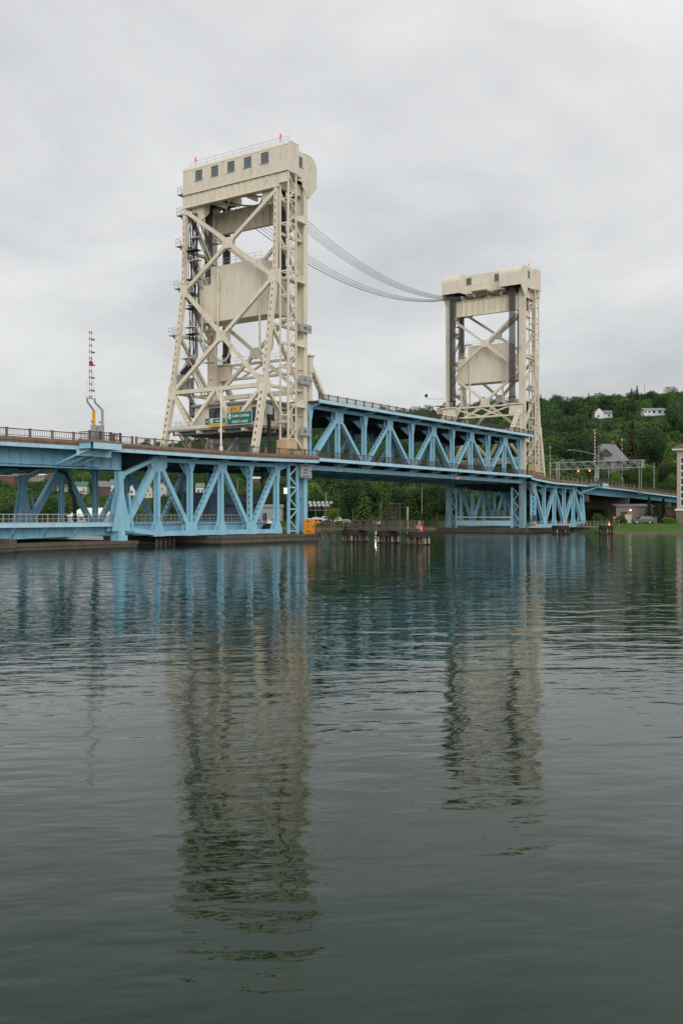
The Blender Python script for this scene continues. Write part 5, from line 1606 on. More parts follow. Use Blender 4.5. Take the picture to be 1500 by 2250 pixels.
def gangway(P, Q, z0, z1, label, n, width=1.2, rail=1.15, m_='timber'):
    gw = thing('gangway', label, 'gangway', ((P[0] + Q[0]) / 2, (P[1] + Q[1]) / 2, min(z0, z1)))
    p, q = V3((P[0], P[1], z0)), V3((Q[0], Q[1], z1)); ax = (q - p).normalized(); sd_ = ax.cross(V3((0, 0, 1))).normalized()
    for k in (-1, 1):
        g = G(); g.beam(p + sd_ * k * width / 2, q + sd_ * k * width / 2, .16, .3); g.part('stringer', m_, gw)
    L = (q - p).length; m = int(L / .5)
    for i in range(m):
        c = p.lerp(q, (i + .5) / m) + V3((0, 0, .18)); g = G(); g.obox(c, ax * .21, sd_ * (width / 2 + .08), V3((0, 0, .03))); g.part('plank', m_, gw)
    for k in (-1, 1):
        for i in range(n + 1):
            c = p.lerp(q, i / n) + sd_ * k * width / 2; g = G(); g.box(c.x - .055, c.x + .055, c.y - .055, c.y + .055, c.z, c.z + rail + .15); g.part('rail_post', m_, gw)
        for hh in (.7, 1.25):
            g = G(); g.beam(p + sd_ * k * (width / 2 + .06) + V3((0, 0, hh)), q + sd_ * k * (width / 2 + .06) + V3((0, 0, hh)), .06, .11); g.part('rail', m_, gw)
    return gw


gangway((1.2, -2.4), (.6, -7.5), 1.35, 1.8, 'timber gangway from the nearer pier to the first pile cluster', 3)
gangway((.5, -9.2), (-2.3, -16.6), 1.9, 1.9, 'timber gangway between the first and middle pile clusters', 4)
gangway((-2.3, -16.6), (-7.0, -24.2), 1.9, 1.9, 'timber gangway between the middle and last pile clusters', 6)
gangway((78.2, 20.5), (77.0, 31.0), 1.3, 1.3, 'timber fender walkway behind the farther pier', 4, rail=1.3)
gangway((77.0, 31.0), (75.5, 44.0), 1.3, 1.3, 'timber fender walkway running on behind the farther pier', 6, rail=1.3)
g = G(); g.box(-6.6, -6.2, -24.0, -23.6, 1.75, 2.6); g.box(-6.7, -6.1, -24.05, -23.95, 2.6, 3.15)
g.solo('notice_board', ['timber_pale'], 'small pale board on the last pile cluster', 'sign')
# timber frame
fr = thing('timber_rack', 'open timber lattice frame standing behind the gangway', 'timber frame', (76, 38, 0))
fs0, fw0, fw1 = 76.6, 27.6, 34.2
for w in (fw0, 29.0, 31.4, 32.6, fw1):
    g = G(); g.cyl((fs0, w, -1), (fs0, w, 6.8 + .2 * math.sin(w * 3)), .13, 7); g.part('frame_post', 'timber_pale' if w in (29.0, fw1) else 'timber', fr)
for z, wa, wb in ((6.6, fw0, fw1), (5.6, fw0, fw1), (4.7, 29.0, fw1), (4.2, 29.0, fw1), (3.7, 29.0, fw1), (3.2, 29.0, fw1), (2.6, fw0, fw1)):
    g = G(); g.box(fs0 - .18, fs0 - .06, wa - .3, wb + .3, z - .09, z + .09); g.part('frame_rail', 'timber', fr)
g = G(); p = DP(895, 1137, 150); g.cyl((p.x, p.y, -1), (p.x, p.y, 5.2), .14, 7); g.solo('mooring_post', 'timber_pale', 'single pale timber post rising from the gangway', 'post')
# lit timber landing stage by the far bank
g0 = gangway((97.0, -6.0), (92.6, -14.5), 1.3, 1.3, 'pale lit landing stage railing at the end of the far truss', 4, rail=1.0, m_='timber_pale')
g = G(); g.beam((78.4, -2.2, 1.35), (97.0, -5.5, 1.35), .9, .3); g.beam((78.4, -2.7, 2.45), (97.0, -6.0, 2.45), .05, .05)
for k in range(8):
    c = V3((78.4, -2.7, 1.4)).lerp(V3((97.0, -6.0, 1.4)), k / 7); g.box(c.x - .04, c.x + .04, c.y - .04, c.y + .04, 1.4, 2.5)
g.solo('catwalk', 'rail_steel', 'narrow steel catwalk along the foot of the far truss', 'catwalk')
b = thing('landing_lamp', 'warm lamp at the end of the pale landing stage', 'lamp', (92.3, -14.9, 1.3))
g = G(); g.cyl((92.3, -14.9, 1.3), (92.3, -14.9, 1.75), .05, 6); g.part('stem', 'galv', b)
g = G(); g.cyl((92.3, -14.9, 1.75), (92.3, -14.9, 1.98), .12, 8); g.part('lamp', 'lamp_warm', b)

# ------------------------------------------------------------------ houses and other buildings on the far bank
def find_D(px, y, lo=300, hi=1100):
    """distance at which the ground on this bearing comes up to picture height y"""
    D = lo
    while D < hi:
        p = land(px, D)
        if 1132 - (p.z - CAM.z) * 2160 / D <= y: return D
        D += 4
    return hi


FACE = TH - math.pi / 2
BUILT = []          # (px, half width px, D) kept clear of trees


def house(label, px, D, w, d_, h, rh, wall, roof, wins=(), yaw=0.0, gable='side', z=None, chimney=None, door=None, cat='house', name='house', over=.4, wm='frame_grey', pm='glass_dark', hip=0.0, dormer=None, porch=None):
    p = land(px, D)
    if z is not None: p.z = z
    t = thing(name, label, cat, p, rotz=FACE + yaw)
    BUILT.append((px, w * 2160 / D / 2 + 3, D, 1132 - (p.z - CAM.z) * 2160 / D))
    g = G(); holed(g, (0, -d_ / 2, 0), (1, 0, 0), (0, 0, 1), (0, -1, 0), -w / 2, w / 2, -7, h, [x[:4] for x in wins], .2); g.part('wall', wall, t)
    for a, b, c in ((-w / 2, -w / 2 + .2, 0), (w / 2 - .2, w / 2, 0)):
        g = G(); g.box(a, b, -d_ / 2 + .2, d_ / 2, -7, h); g.part('wall', wall, t)
    g = G(); g.box(-w / 2 + .2, w / 2 - .2, d_ / 2 - .2, d_ / 2, -7, h); g.part('wall', wall, t)
    for x in wins:
        window(t, (0, -d_ / 2, 0), (1, 0, 0), (0, 0, 1), (0, -1, 0), *x[:4], x[4] if len(x) > 4 else 2, x[5] if len(x) > 5 else 2, fm=wm, pm=pm, fw=.09)
    o = over; th = .18
    if gable == 'front':
        g = G(); g.prism([(-w / 2, -d_ / 2, h), (w / 2, -d_ / 2, h), (0, -d_ / 2, h + rh)], (0, .2, 0)); g.prism([(-w / 2, d_ / 2 - .2, h), (w / 2, d_ / 2 - .2, h), (0, d_ / 2 - .2, h + rh)], (0, .2, 0)); g.part('gable', wall, t)
        g = G(); k = rh / (w / 2)
        for s in (-1, 1):
            g.prism([(0, -d_ / 2 - o, h + rh + .02), (s * (w / 2 + o), -d_ / 2 - o, h - o * k + .02), (s * (w / 2 + o), -d_ / 2 - o, h - o * k + th + .02), (0, -d_ / 2 - o, h + rh + th + .02)], (0, d_ + 2 * o, 0))
        rf = g.part('roof', roof, t)
    else:
        hp = hip * w / 2
        g = G()
        A = [(-w / 2 - o, -d_ / 2 - o, h - .1), (w / 2 + o, -d_ / 2 - o, h - .1), (w / 2 + o, d_ / 2 + o, h - .1), (-w / 2 - o, d_ / 2 + o, h - .1)]
        B = [(-w / 2 - o + hp, 0, h + rh), (w / 2 + o - hp, 0, h + rh)]
        g.add(A + B + [(a[0], a[1], a[2] - .15) for a in A], [(0, 1, 5, 4), (2, 3, 4, 5), (1, 2, 5), (3, 0, 4), (6, 7, 1, 0), (7, 8, 2, 1), (8, 9, 3, 2), (9, 6, 0, 3), (9, 8, 7, 6)])
        rf = g.part('roof', roof, t)
    if chimney:
        g = G(); g.box(chimney[0] - .4, chimney[0] + .4, chimney[1] - .4, chimney[1] + .4, h, h + rh + chimney[2]); g.part('chimney', 'brick', rf)
    if dormer:
        x, dw, dz, dh, dm = dormer
        g = G(); y0 = -d_ / 2 - .1
        g.box(x - dw / 2, x + dw / 2, y0 + .4, 0, dz, dz + dh); g.part('dormer_wall', dm, t)
        for i in range(3):
            a = x - dw / 2 + .35 + i * (dw - .7) / 3
            window(t, (0, y0 + .38, 0), (1, 0, 0), (0, 0, 1), (0, -1, 0), a + .1, a + (dw - .7) / 3 - .1, dz + .3, dz + dh - .25, 2, 2, fm='brown_siding', pm=pm, fw=.08)
        g = G(); g.prism([(x - dw / 2, y0 + .41, dz + dh), (x + dw / 2, y0 + .41, dz + dh), (x, y0 + .41, dz + dh + dw * .42)], (0, .1, 0)); g.part('dormer_gable', 'roof_green' if False else 'brown_siding', t)
        g = G()
        for s in (-1, 1):
            g.prism([(x, y0, dz + dh + dw * .44), (x + s * (dw / 2 + .5), y0, dz + dh - .45), (x + s * (dw / 2 + .5), y0, dz + dh - .28), (x, y0, dz + dh + dw * .44 + .17)], (0, d_ / 2 + .4, 0))
        g.part('dormer_roof', roof, t)
    if porch:
        a, b, ph, pr = porch
        g = G(); g.box(a, b, -d_ / 2 - 2, -d_ / 2, ph, ph + .2); g.part('porch_roof', pr, t)
        for x in (a + .15, (a + b) / 2, b - .15):
            g = G(); g.box(x - .1, x + .1, -d_ / 2 - 1.9, -d_ / 2 - 1.7, -1, ph); g.part('porch_post', 'white', t)
    if door:
        a, b, c = door
        g = G(); g.box(a, b, -d_ / 2 - .04, -d_ / 2 - .005, 0, c); g.part('door', 'brown_siding', t)
    return t


W_ = lambda *a: a
# boathouse on the left bank
house('grey boathouse with a white hipped roof seen through the left span', 203, 345, 14.5, 9, 2.5, 2.7, 'grey_siding', 'roof_white', [(-6.0, -4.4, .6, 2.0, 2, 2), (-3.4, -1.8, .6, 2.0, 2, 2), (2.5, 4.0, .6, 2.0, 2, 2)], hip=.55, wm='white', name='boathouse', cat='boathouse', z=1.3)
# hillside houses seen under the deck
D = find_D(329, 1093, 420)
for px, lb in ((329, 'cream gabled house with arched attic window, left twin under the near truss'), (360, 'cream gabled house with arched attic window, right twin under the near truss')):
    w = 19 * D / 2160; hh = 18 * D / 2160
    house(lb, px, D, w, 11, hh, 12.5 * D / 2160, 'cream_siding', 'roof_brown', [(-w * .35, -w * .18, hh * .12, hh * .38, 1, 2), (w * .15, w * .33, hh * .12, hh * .38, 1, 2), (-w * .10, w * .10, hh * .62, hh * 1.0, 2, 2), (-w * .40, -w * .3, hh * .62, hh * .8, 1, 1), (w * .3, w * .40, hh * .62, hh * .8, 1, 1)], gable='front', wm='white')
D = find_D(178, 1086, 420)
house('house with a green metal roof behind the left span', 179, D, 32 * D / 2160, 9, 17 * D / 2160, 10 * D / 2160, 'cream_siding', 'roof_green', [(-3, -1.5, 2.2, 3.6), (2.2, 3.6, 2.2, 3.6)], porch=(-4, 5, 2.0, 'white'))
D = find_D(226, 1088, 420)
house('dark brown gabled house with grey roof behind the left span', 226, D, 22 * D / 2160, 10, 18 * D / 2160, 13 * D / 2160, 'brown_siding', 'roof_grey', [(-1.5, .2, 1.0, 2.6), (1.4, 2.8, 1.0, 2.6)], chimney=(1.2, 0, 1.0), yaw=.5)
D = find_D(256, 1088, 420)
house('white two-storey house with grey roof near the truss end post', 256, D, 26 * D / 2160, 9, 22 * D / 2160, 12 * D / 2160, 'white_siding', 'roof_grey', [(-3, -1.6, 3.4, 5.2, 1, 2), (.6, 2.0, 3.4, 5.2, 1, 2)], porch=(-3.5, 3.5, 2.4, 'white'), yaw=-.3)
D = find_D(294, 1088, 420)
house('small white house just right of the truss end post', 293, D, 14 * D / 2160, 8, 14 * D / 2160, 8 * D / 2160, 'white_siding', 'roof_grey', [(-1, .6, 1.0, 3.0)], gable='front')
D = find_D(133, 1080, 420)
house('long house with brown roof and white gable wing at left', 138, D, 34 * D / 2160, 9, 9 * D / 2160, 6 * D / 2160, 'cream_siding', 'roof_brown', [(-4, -2.6, .8, 2.2), (0, 1.4, .8, 2.2), (3.6, 5, .8, 2.2)])
house('white gabled cottage before the long brown-roofed house', 115, D - 12, 11 * D / 2160, 7, 9 * D / 2160, 6 * D / 2160, 'white_siding', 'roof_brown', [(-.7, .7, .8, 2.4)], gable='front')
D = find_D(20, 1062, 430)
for i, (px, w, h, wl, rf, lb) in enumerate(((14, 44, 15, 'brick', 'roof_grey', 'brick town building at the far left edge under the deck'), (46, 26, 17, 'cream_siding', 'roof_brown', 'pale town building beside the far left brick one'),
                                            (82, 38, 13, 'brick_pale', 'roof_white', 'long pale town building with flat roof under the left span'), (118, 22, 12, 'brick', 'roof_brown', 'small brick town building under the left girder'))):
    dd = D + 14 * i; k = dd / 2160; ww = w * k
    house(lb, px, dd, ww, 10, h * k, 1.0, wl, rf, [(-ww / 2 + 1 + j * 2.6, -ww / 2 + 2.2 + j * 2.6, h * k * .5, h * k * .8, 1, 2) for j in range(int((ww - 2) / 2.6))], cat='building', name='town_building')
D = find_D(440, 1085, 420)
house('white house seen beyond the middle of the near truss', 441, D, 18 * D / 2160, 8, 14 * D / 2160, 9 * D / 2160, 'white_siding', 'roof_grey', [(-1.6, -.2, 1, 2.6), (1, 2.2, 1, 2.6)])
D = find_D(556, 1062, 420)
house('red and white shop seen between deck and shed', 560, D, 24 * D / 2160, 8, 9 * D / 2160, 1.2, 'brick', 'roof_white', [(-2.4, -.8, .6, 2.4), (.8, 2.4, .6, 2.4)], cat='shop', name='shop_building')
house('long low grey warehouse behind the near truss', 590, 318, 9.0, 9, 4.8, .8, 'grey_siding', 'roof_grey', [], cat='warehouse', name='warehouse', z=1.8)
# right-hand hillside
D = find_D(1320, 919, 420)
house('white gabled house alone on the right-hand hillside', 1312, D, 6.0, 9, 3.6, 3.0, 'white', 'roof_grey', [(-1.4, .2, .4, 1.8), (-1.0, -.1, 3.0, 3.5)], gable='front')
house('white gabled wing beside the white hillside house', 1329, D + 3, 8.0, 6, 2.5, 2.6, 'white', 'roof_grey', [(1.0, 2.4, .6, 1.8)], gable='side', chimney=(-3, 0, .8))
D = find_D(1434, 913, 420)
house('long white house with blue-grey roof high on the right-hand hillside', 1433, D, 47 * D / 2160, 9, 3.4, 1.7, 'white', 'roof_blue', [(-7, -5.6, 1.4, 2.8), (-4.4, -3, 1.4, 2.8), (-1.6, .4, 1.4, 2.8), (2.2, 4.4, 1.4, 2.8), (6, 7.4, 1.4, 2.8)])
house('large brown house with broad grey roof behind the gantry', 1331, 338, 10.6, 10, 4.3, 5.9, 'brown_siding', 'roof_grey', [(-3.4, -2.0, 1.2, 3.0, 2, 2), (.3, 1.5, 1.2, 3.2, 2, 2), (3.2, 4.2, 1.6, 2.8, 1, 2)], hip=.62, chimney=(2.2, 0, 1.2), dormer=(-1.6, 3.6, 4.9, 1.7, 'brown_siding'), z=18.2, over=.9)
D = find_D(1455, 1000, 330)
house('small brick house glimpsed among trees left of the hotel', 1456, 352, 6, 7, 3.2, 2.4, 'brick', 'roof_brown', [(-1.2, .2, 1, 2.4)], gable='front', z=land(1456, 352).z)
# gallery of buildings under the right-hand girders
house('low tan building with lit wall lamp under the right-hand girders', 1383, 262, 9.6, 8, 4.4, .5, 'brick_pale', 'roof_grey', [], cat='building', name='roadside_building', z=2.0, door=(-3.6, -1.9, 2.8))
p = DP(1384, 1121, 257.5)
l = thing('wall_lamp', 'lit warm lamp on the low tan building', 'lamp', p)
g = G(); g.obox(p, (.12, 0, 0), (0, .12, 0), (0, 0, .1)); g.part('lamp', 'lamp_warm', l)
g = G(); g.obox(p + V3((.16, .16, 0)), (.2, 0, 0), (0, .2, 0), (0, 0, .05)); g.part('bracket', 'galv', l)
p = land(1378, 250); p.z = 1.9
t = thing('utility_cabinet', 'cream utility cabinet beside the parked grey car', 'cabinet', p, rotz=FACE)
g = G(); g.box(-.85, .85, -.5, .5, 0, 2.1); g.part('body', 'cream_siding', t)
g = G(); g.box(-.95, .95, -.6, .6, 2.1, 2.2); g.part('lid', 'cream_siding', t)
for x in (-.42, .42):
    g = G(); g.box(x - .38, x + .38, -.53, -.505, .15, 1.95); g.part('cabinet_door', 'cream_siding', t)

# hotel at the right edge
HZ = 1.9
hp = DP(1500, 1150, 236); hp.z = HZ
ht = thing('hotel', 'beige hotel with tall stacked windows at the right edge', 'hotel', hp, rotz=FACE - .36)
x0, x1, d_ = -1.45, 16.0, 14
wins = []
for (a, b) in ((-.65, 1.7), (3.6, 5.8), (7.2, 9.4)):
    for z0, z1 in ((4.35, 5.95), (6.15, 7.55), (7.75, 9.2), (9.4, 11.0), (11.2, 12.6), (12.8, 14.3), (14.5, 16.0)):
        wins.append((a, b, z0 - .1, z1 - .1))
g = G(); holed(g, (0, 0, 0), (1, 0, 0), (0, 0, 1), (0, -1, 0), x0, x1, 3.55, 17.6, wins, .3); g.part('wall', 'stucco', ht)
g = G(); g.box(x0, x0 + .3, .31, d_, 3.55, 17.6); g.part('wall', 'stucco', ht)
for i, (a, b, c, e) in enumerate(wins):
    window(ht, (0, -.08, 0), (1, 0, 0), (0, 0, 1), (0, -1, 0), a, b, c, e, 2, 1, fm='white_siding', pm='glass_dark', fw=.12)
g = G(); holed(g, (0, -.25, 0), (1, 0, 0), (0, 0, 1), (0, -1, 0), x0 - .2, x1, -1, 3.1, [(.1, 2.4, .9, 2.6), (3.8, 6, .9, 2.6)], .4); g.part('plinth', 'stone', ht)
window(ht, (0, -.3, 0), (1, 0, 0), (0, 0, 1), (0, -1, 0), .1, 2.4, .9, 2.6, 2, 1, fm='white_siding', pm='glass_dark', fw=.12)
window(ht, (0, -.3, 0), (1, 0, 0), (0, 0, 1), (0, -1, 0), 3.8, 6, .9, 2.6, 2, 1, fm='white_siding', pm='glass_dark', fw=.12)
g = G(); g.box(x0 - .45, x1, -.5, d_, 3.1, 3.54); g.part('string_course', 'white_siding', ht)
g = G(); g.box(x0 - 1.1, x1, -1.1, d_ + 1, 17.6, 18.0); g.part('eave', 'white', ht)
g = G(); g.add([(x0 - 1.3, -1.3, 18.0), (x1, -1.3, 18.0), (x1, d_ + 1.2, 18.0), (x0 - 1.3, d_ + 1.2, 18.0), (x0 + 5.2, 6.5, 21.4), (x1, 6.5, 21.4)], [(0, 1, 5, 4), (2, 3, 4, 5), (3, 0, 4), (1, 2, 5), (3, 2, 1, 0)]); g.part('roof', 'roof_brown', ht)
g = G(); g.box(x0 - .7, x0, 1.0, 3.0, 14.9, 15.05); g.part('balcony_stub', 'white', ht)
# gatehouse with brown roof beside the hotel
house('small gatehouse with brown roof beside the hotel', 1478, 246, 2.9, 3, 1.9, 1.3, 'cream_siding', 'roof_brown', [(-.9, .7, .4, 1.7, 1, 1)], cat='gatehouse', name='gatehouse', z=1.9)


# ------------------------------------------------------------------ vehicles
def car(label, p, rotz, m_, suv=False, L=4.5, head=False, group=None):
    t = thing('parked_car', label, 'car', p, group, rotz=rotz)
    H = 1.75 if suv else 1.45; Wd = 1.85; k = L / 4.5
    bodyp = [(-2.25 * k, .32), (2.22 * k, .32), (2.25 * k, .62), (2.15 * k, .88), (1.1 * k, 1.0), (-2.15 * k, 1.05), (-2.25 * k, .8)]
    g = G(); g.prism([(x, -Wd / 2, z) for x, z in bodyp], (0, Wd, 0)); bd = g.part('body', m_, t)
    cab = [(-2.1 * k, 1.05), (1.15 * k, .99), (.45 * k, H - .1), (.2 * k, H), (-1.7 * k if suv else -1.0 * k, H), (-2.0 * k if suv else -1.6 * k, H - .15)]
    g = G()
    n = len(cab); i_ = .16
    A = [(x, -Wd / 2 + (i_ if z > 1.2 else .02), z) for x, z in cab]; B = [(x, Wd / 2 - (i_ if z > 1.2 else .02), z) for x, z in cab]
    g.add(A + B, [tuple(range(n))[::-1], tuple(range(n, 2 * n))] + [(i, (i + 1) % n, n + (i + 1) % n, n + i) for i in range(n)]); g.part('cabin', m_, t)
    for sd_ in (-1, 1):
        for a, b in (((-1.75 if suv else -1.35) * k, -.75 * k), (-.6 * k, .55 * k)):
            g = G(); y0 = sd_ * (Wd / 2 - .02); y1 = sd_ * (Wd / 2 - .13)
            g.add([(a, y0 + sd_ * .01, 1.1), (b, y0 + sd_ * .01, 1.08), (b - .25 * k if b > 0 else b, y1 + sd_ * .01, H - .2), (a + .12, y1 + sd_ * .01, H - .2)], [(0, 1, 2, 3)]); g.part('side_window', 'glass_dark', t)
    g = G(); g.add([(1.13 * k, -.75, 1.03), (1.13 * k, .75, 1.03), (.47 * k, .68, H - .13), (.47 * k, -.68, H - .13)], [(0, 1, 2, 3)]); g.v = [v + V3((.02, 0, .01)) for v in g.v]; g.part('windscreen', 'glass_dark', t)
    for x in (-1.4 * k, 1.4 * k):
        for y in (-Wd / 2 + .08, Wd / 2 - .08):
            g = G(); g.cyl((x, y - .11, .33), (x, y + .11, .33), .34, 14); w_ = g.part('wheel', 'tyre', t)
            g = G(); g.cyl((x, y - .125, .33), (x, y + .125, .33), .2, 10); g.part('rim', 'rim', w_)
    for y in (-.68, .68):
        g = G(); g.box(2.2 * k, 2.27 * k, y - .14, y + .14, .66, .8); g.part('headlight', 'head_lamp' if head and y < 0 else 'white', t)
        g = G(); g.box(-2.27 * k, -2.2 * k, y - .16, y + .16, .72, .98); g.part('tail_light', 'tail_lamp', t)
    return t


p = land(1410, 238); p.z = 1.92
car('dark grey estate car parked behind the lawn', p, FACE + math.pi, 'car_grey', True, 4.9)
p = DP(828, 1152, 284); p.z = land(828, 284).z
car('white car with a lit headlight facing the water across the channel', p, FACE - math.pi / 2 + .12, 'car_white', False, 4.5, head=True)
lot = [(686, 1143, 'car_white', 'white parked car, leftmost behind the orange board'), (698, 1143, 'car_white', 'white parked car, second from the orange board'), (711, 1143, 'car_white', 'white parked car, third from the orange board'),
       (689, 1149, 'car_yellow', 'yellow parked car behind the orange board'), (702, 1149, 'car_yellow', 'second yellow parked car, beside the first'), (713, 1149, 'car_blue', 'blue parked car next to the yellow ones'),
       (735, 1141, 'car_white', 'white parked car below the trees across the channel'), (744, 1143, 'car_red', 'red parked car below the trees across the channel'), (757, 1146, 'car_white', 'white parked car beside the green bank'),
       (578, 1139, 'car_red', 'red parked car seen through the near truss'), (590, 1139, 'car_white', 'white parked car seen through the near truss'), (601, 1140, 'car_black', 'black parked car seen through the near truss')]
for px, y, m_, lb in lot:
    D = {1149: 287, 1146: 290}.get(y, 297 + (px % 7))
    p = land(px, D); car(lb, p, FACE + R.uniform(-.3, .3) + (math.pi if px % 2 else 0), m_, px % 3 == 0, 4.3, group='cars in the lot across the channel')
# shrink-wrapped boats stored in two rows
k = 0
for row, (y, n) in enumerate(((1107, 6), (1113, 5))):
    for i in range(n):
        px = 681 + i * 9.3 + row * 2; D = 338 - row * 4
        p = DP(px, y + 2.5, D)
        t = thing('stored_boat', 'white wrapped boat in the %s storage row, number %s from the left' % (('upper', 'lower')[row], ('one', 'two', 'three', 'four', 'five', 'six')[i]), 'boat', p, 'boats stored in rows across the channel', rotz=FACE + R.uniform(-.1, .1))
        g = G()
        ys = [-2.4, -1.2, 0, 1.2, 2.4]; rows = []
        for yy, ww, hh in zip(ys, (.15, .55, .62, .6, .45), (.75, 1.05, 1.1, .95, .6)):
            rows.append([(-ww * .5, yy, .25), (-ww, yy, .62), (-ww * .6, yy, .62 + hh * .45), (0, yy, .62 + hh * .62), (ww * .6, yy, .62 + hh * .45), (ww, yy, .62), (ww * .5, yy, .25)])
        vv = [v for r_ in rows for v in r_]; ff = []
        for a in range(4):
            for b in range(7): ff.append((a * 7 + b, a * 7 + (b + 1) % 7, (a + 1) * 7 + (b + 1) % 7, (a + 1) * 7 + b))
        ff.append(tuple(range(7))); ff.append(tuple(28 + b for b in range(7))[::-1])
        g.add(vv, ff); g.part('wrapped_hull', 'white', t, smooth=True)
        g = G()
        for yy in (-1.2, 1.2): g.box(-.45, .45, yy - .08, yy + .08, -.9, .3)
        g.part('cradle', 'dark_steel', t)
        k += 1
# storage racks below the boats
p = DP(703, 1121, 334); t = thing('storage_rack', 'grey rack shelf under the stored boats', 'rack', p, rotz=FACE)
g = G(); g.box(-4.5, 4.5, -1.6, 1.6, -.15, .0); g.part('shelf', 'galv_rust', t)
for x in (-4.3, -1.5, 1.5, 4.3):
    g = G(); g.box(x - .08, x + .08, -1.5, -1.34, -4.2, -.15); g.part('rack_post', 'galv_rust', t)
# filling-station price sign and canopy far behind
D = 420
p = DP(687, 1068, D); t = thing('price_sign', 'tall green and white price sign right of the nearer tower foot', 'sign', p, rotz=FACE)
for x in (-.7, .7):
    g = G(); g.box(x - .1, x + .1, -.1, .1, -1.5, .6); g.part('sign_leg', 'galv', t)
g = G(); g.box(-.95, .95, -.15, .15, .6, 3.6); g.part('green_panel', 'sign_green', t)
for z in (.75, 1.75, 2.75):
    g = G(); g.box(.0 if z > 1 else -.9, .9, -.2, -.151, z, z + .7); g.part('white_panel', 'lit_sign', t)
p = DP(737, 1066, 430); t = thing('filling_station_canopy', 'white flat canopy on posts across the channel', 'canopy', p, rotz=FACE)
g = G(); g.box(-2.6, 2.6, -2.5, 2.5, 2.5, 3.0); g.part('canopy_roof', 'white', t)
for x in (-1.9, 1.9):
    g = G(); g.box(x - .15, x + .15, -.15, .15, -2, 2.5); g.part('canopy_post', 'white', t)
# utility poles
for px, yb, yt, D, lb in ((716, 1133, 1081, 300, 'pale utility pole beside the stored boats'), (926.5, 1103, 1070, 330, 'utility pole with crossarm among the trees left of the far pier'), (183, 1100, 1047, 520, 'utility pole before the green-roofed house'), (522, 1090, 1052, 380, 'utility pole seen through the middle of the near truss')):
    b_, e_ = DP(px, yb, D), DP(px, yt, D)
    t = thing('utility_pole', lb, 'utility pole', b_)
    g = G(); g.cyl(b_ - V3((0, 0, 4)), e_, .15, 7, .11); g.part('pole', 'timber_pale', t)
    g = G(); g.beam(e_ - V3((0, 0, .5)) - RGT * .9, e_ - V3((0, 0, .5)) + RGT * .9, .1, .12); g.part('crossarm', 'timber', t)
# globe lamp & little posts on the lawn
p = DP(1348, 1138, 250)
g = G(); bm_pts = 10
for i in range(6):
    pass
t = thing('yellow_tank', 'small round yellow tank beside the lawn', 'tank', p - V3((0, 0, 1.2)))
g = G(); c = p; n = 12; vv = []; ff = []
for a in range(7):
    th = math.pi * a / 6
    for b in range(n): vv.append(c + V3((math.sin(th) * math.cos(2 * math.pi * b / n), math.sin(th) * math.sin(2 * math.pi * b / n), math.cos(th))) * .38)
for a in range(6):
    for b in range(n): ff.append((a * n + b, a * n + (b + 1) % n, (a + 1) * n + (b + 1) % n, (a + 1) * n + b))
g.add(vv, ff); g.part('tank', 'yellow', t, smooth=True)
g = G(); g.box(c.x - .2, c.x + .2, c.y - .2, c.y + .2, c.z - 1.2, c.z - .3); g.part('stand', 'galv_rust', t)
g = G(); a = land(1358.5, 218); g.cyl(a, a + V3((0, 0, 2.0)), .035, 6); g.box(a.x - .12, a.x + .12, a.y - .04, a.y + .04, a.z + 1.8, a.z + 2.1)
g.solo('marker_post', 'timber_pale', 'thin marker post with small plate on the lawn', 'post')
g = G(); a = land(1438, 238); g.box(a.x - .4, a.x + .4, a.y - .4, a.y + .4, a.z - .2, a.z + 1.5); g.box(a.x - .45, a.x + .45, a.y - .45, a.y + .45, a.z + 1.5, a.z + 1.6)
g.solo('stone_post', 'stone', 'grey stone gate post right of the dark grey car', 'post')
# aerial masts on the ridge
for px, yb, yt, lb in ((1415, 868, 845, 'tall thin radio mast on the right-hand ridge'), (1391, 870, 858, 'short radio mast on the right-hand ridge')):
    b_, e_ = DP(px, yb + 12, 890), DP(px, yt, 890); t = thing('radio_mast', lb, 'mast', b_)
    g = G(); g.cyl(b_, e_, .45, 4, .15); g.part('mast', 'galv_rust', t)
    g = G(); g.cyl(e_, e_ + V3((0, 0, 2)), .1, 4); g.part('aerial', 'galv_rust', t)
# the weather dish on an arm at the farther tower, and lamps on the far landings
t = thing('radar_dish', 'small dark dish on an arm left of the farther tower', 'dish', (78.3, 22.8, 30.4))
g = G(); g.tube([(79.0, 18.7, 30.4), (78.6, 22.9, 30.6)], .05, 5); g.part('arm', 'galv', t)
g = G(); g.cyl((78.5, 22.9, 30.6), (78.5, 22.9, 31.2), .04, 5); g.cyl((78.3, 22.9, 31.3), (78.1, 22.9, 31.3), .3, 12, .42); g.part('dish', 'black', t)
t = thing('service_landing', 'railed service landing on the left side of the farther tower', 'landing', (79.0, 19.9, 28.8))
g = G(); g.box(78.4, 80.2, 18.7, 21.2, 28.8, 28.95); g.part('floor', 'cream', t)
g = G(); g.prism([(79.0, 18.7, 27.0), (79.0, 20.6, 26.9), (79.0, 20.8, 28.3), (79.0, 18.7, 28.3)], (.6, 0, 0)); g.part('flood_light', 'tan', t)
g = G()
for w in (18.8, 20.0, 21.15): g.box(78.42, 78.46, w - .02, w + .02, 28.95, 30.4)
for z in (29.7, 30.4): g.box(78.42, 78.46, 18.8, 21.15, z - .02, z + .02)
g.part('hand_rail', 'rail_steel', t)


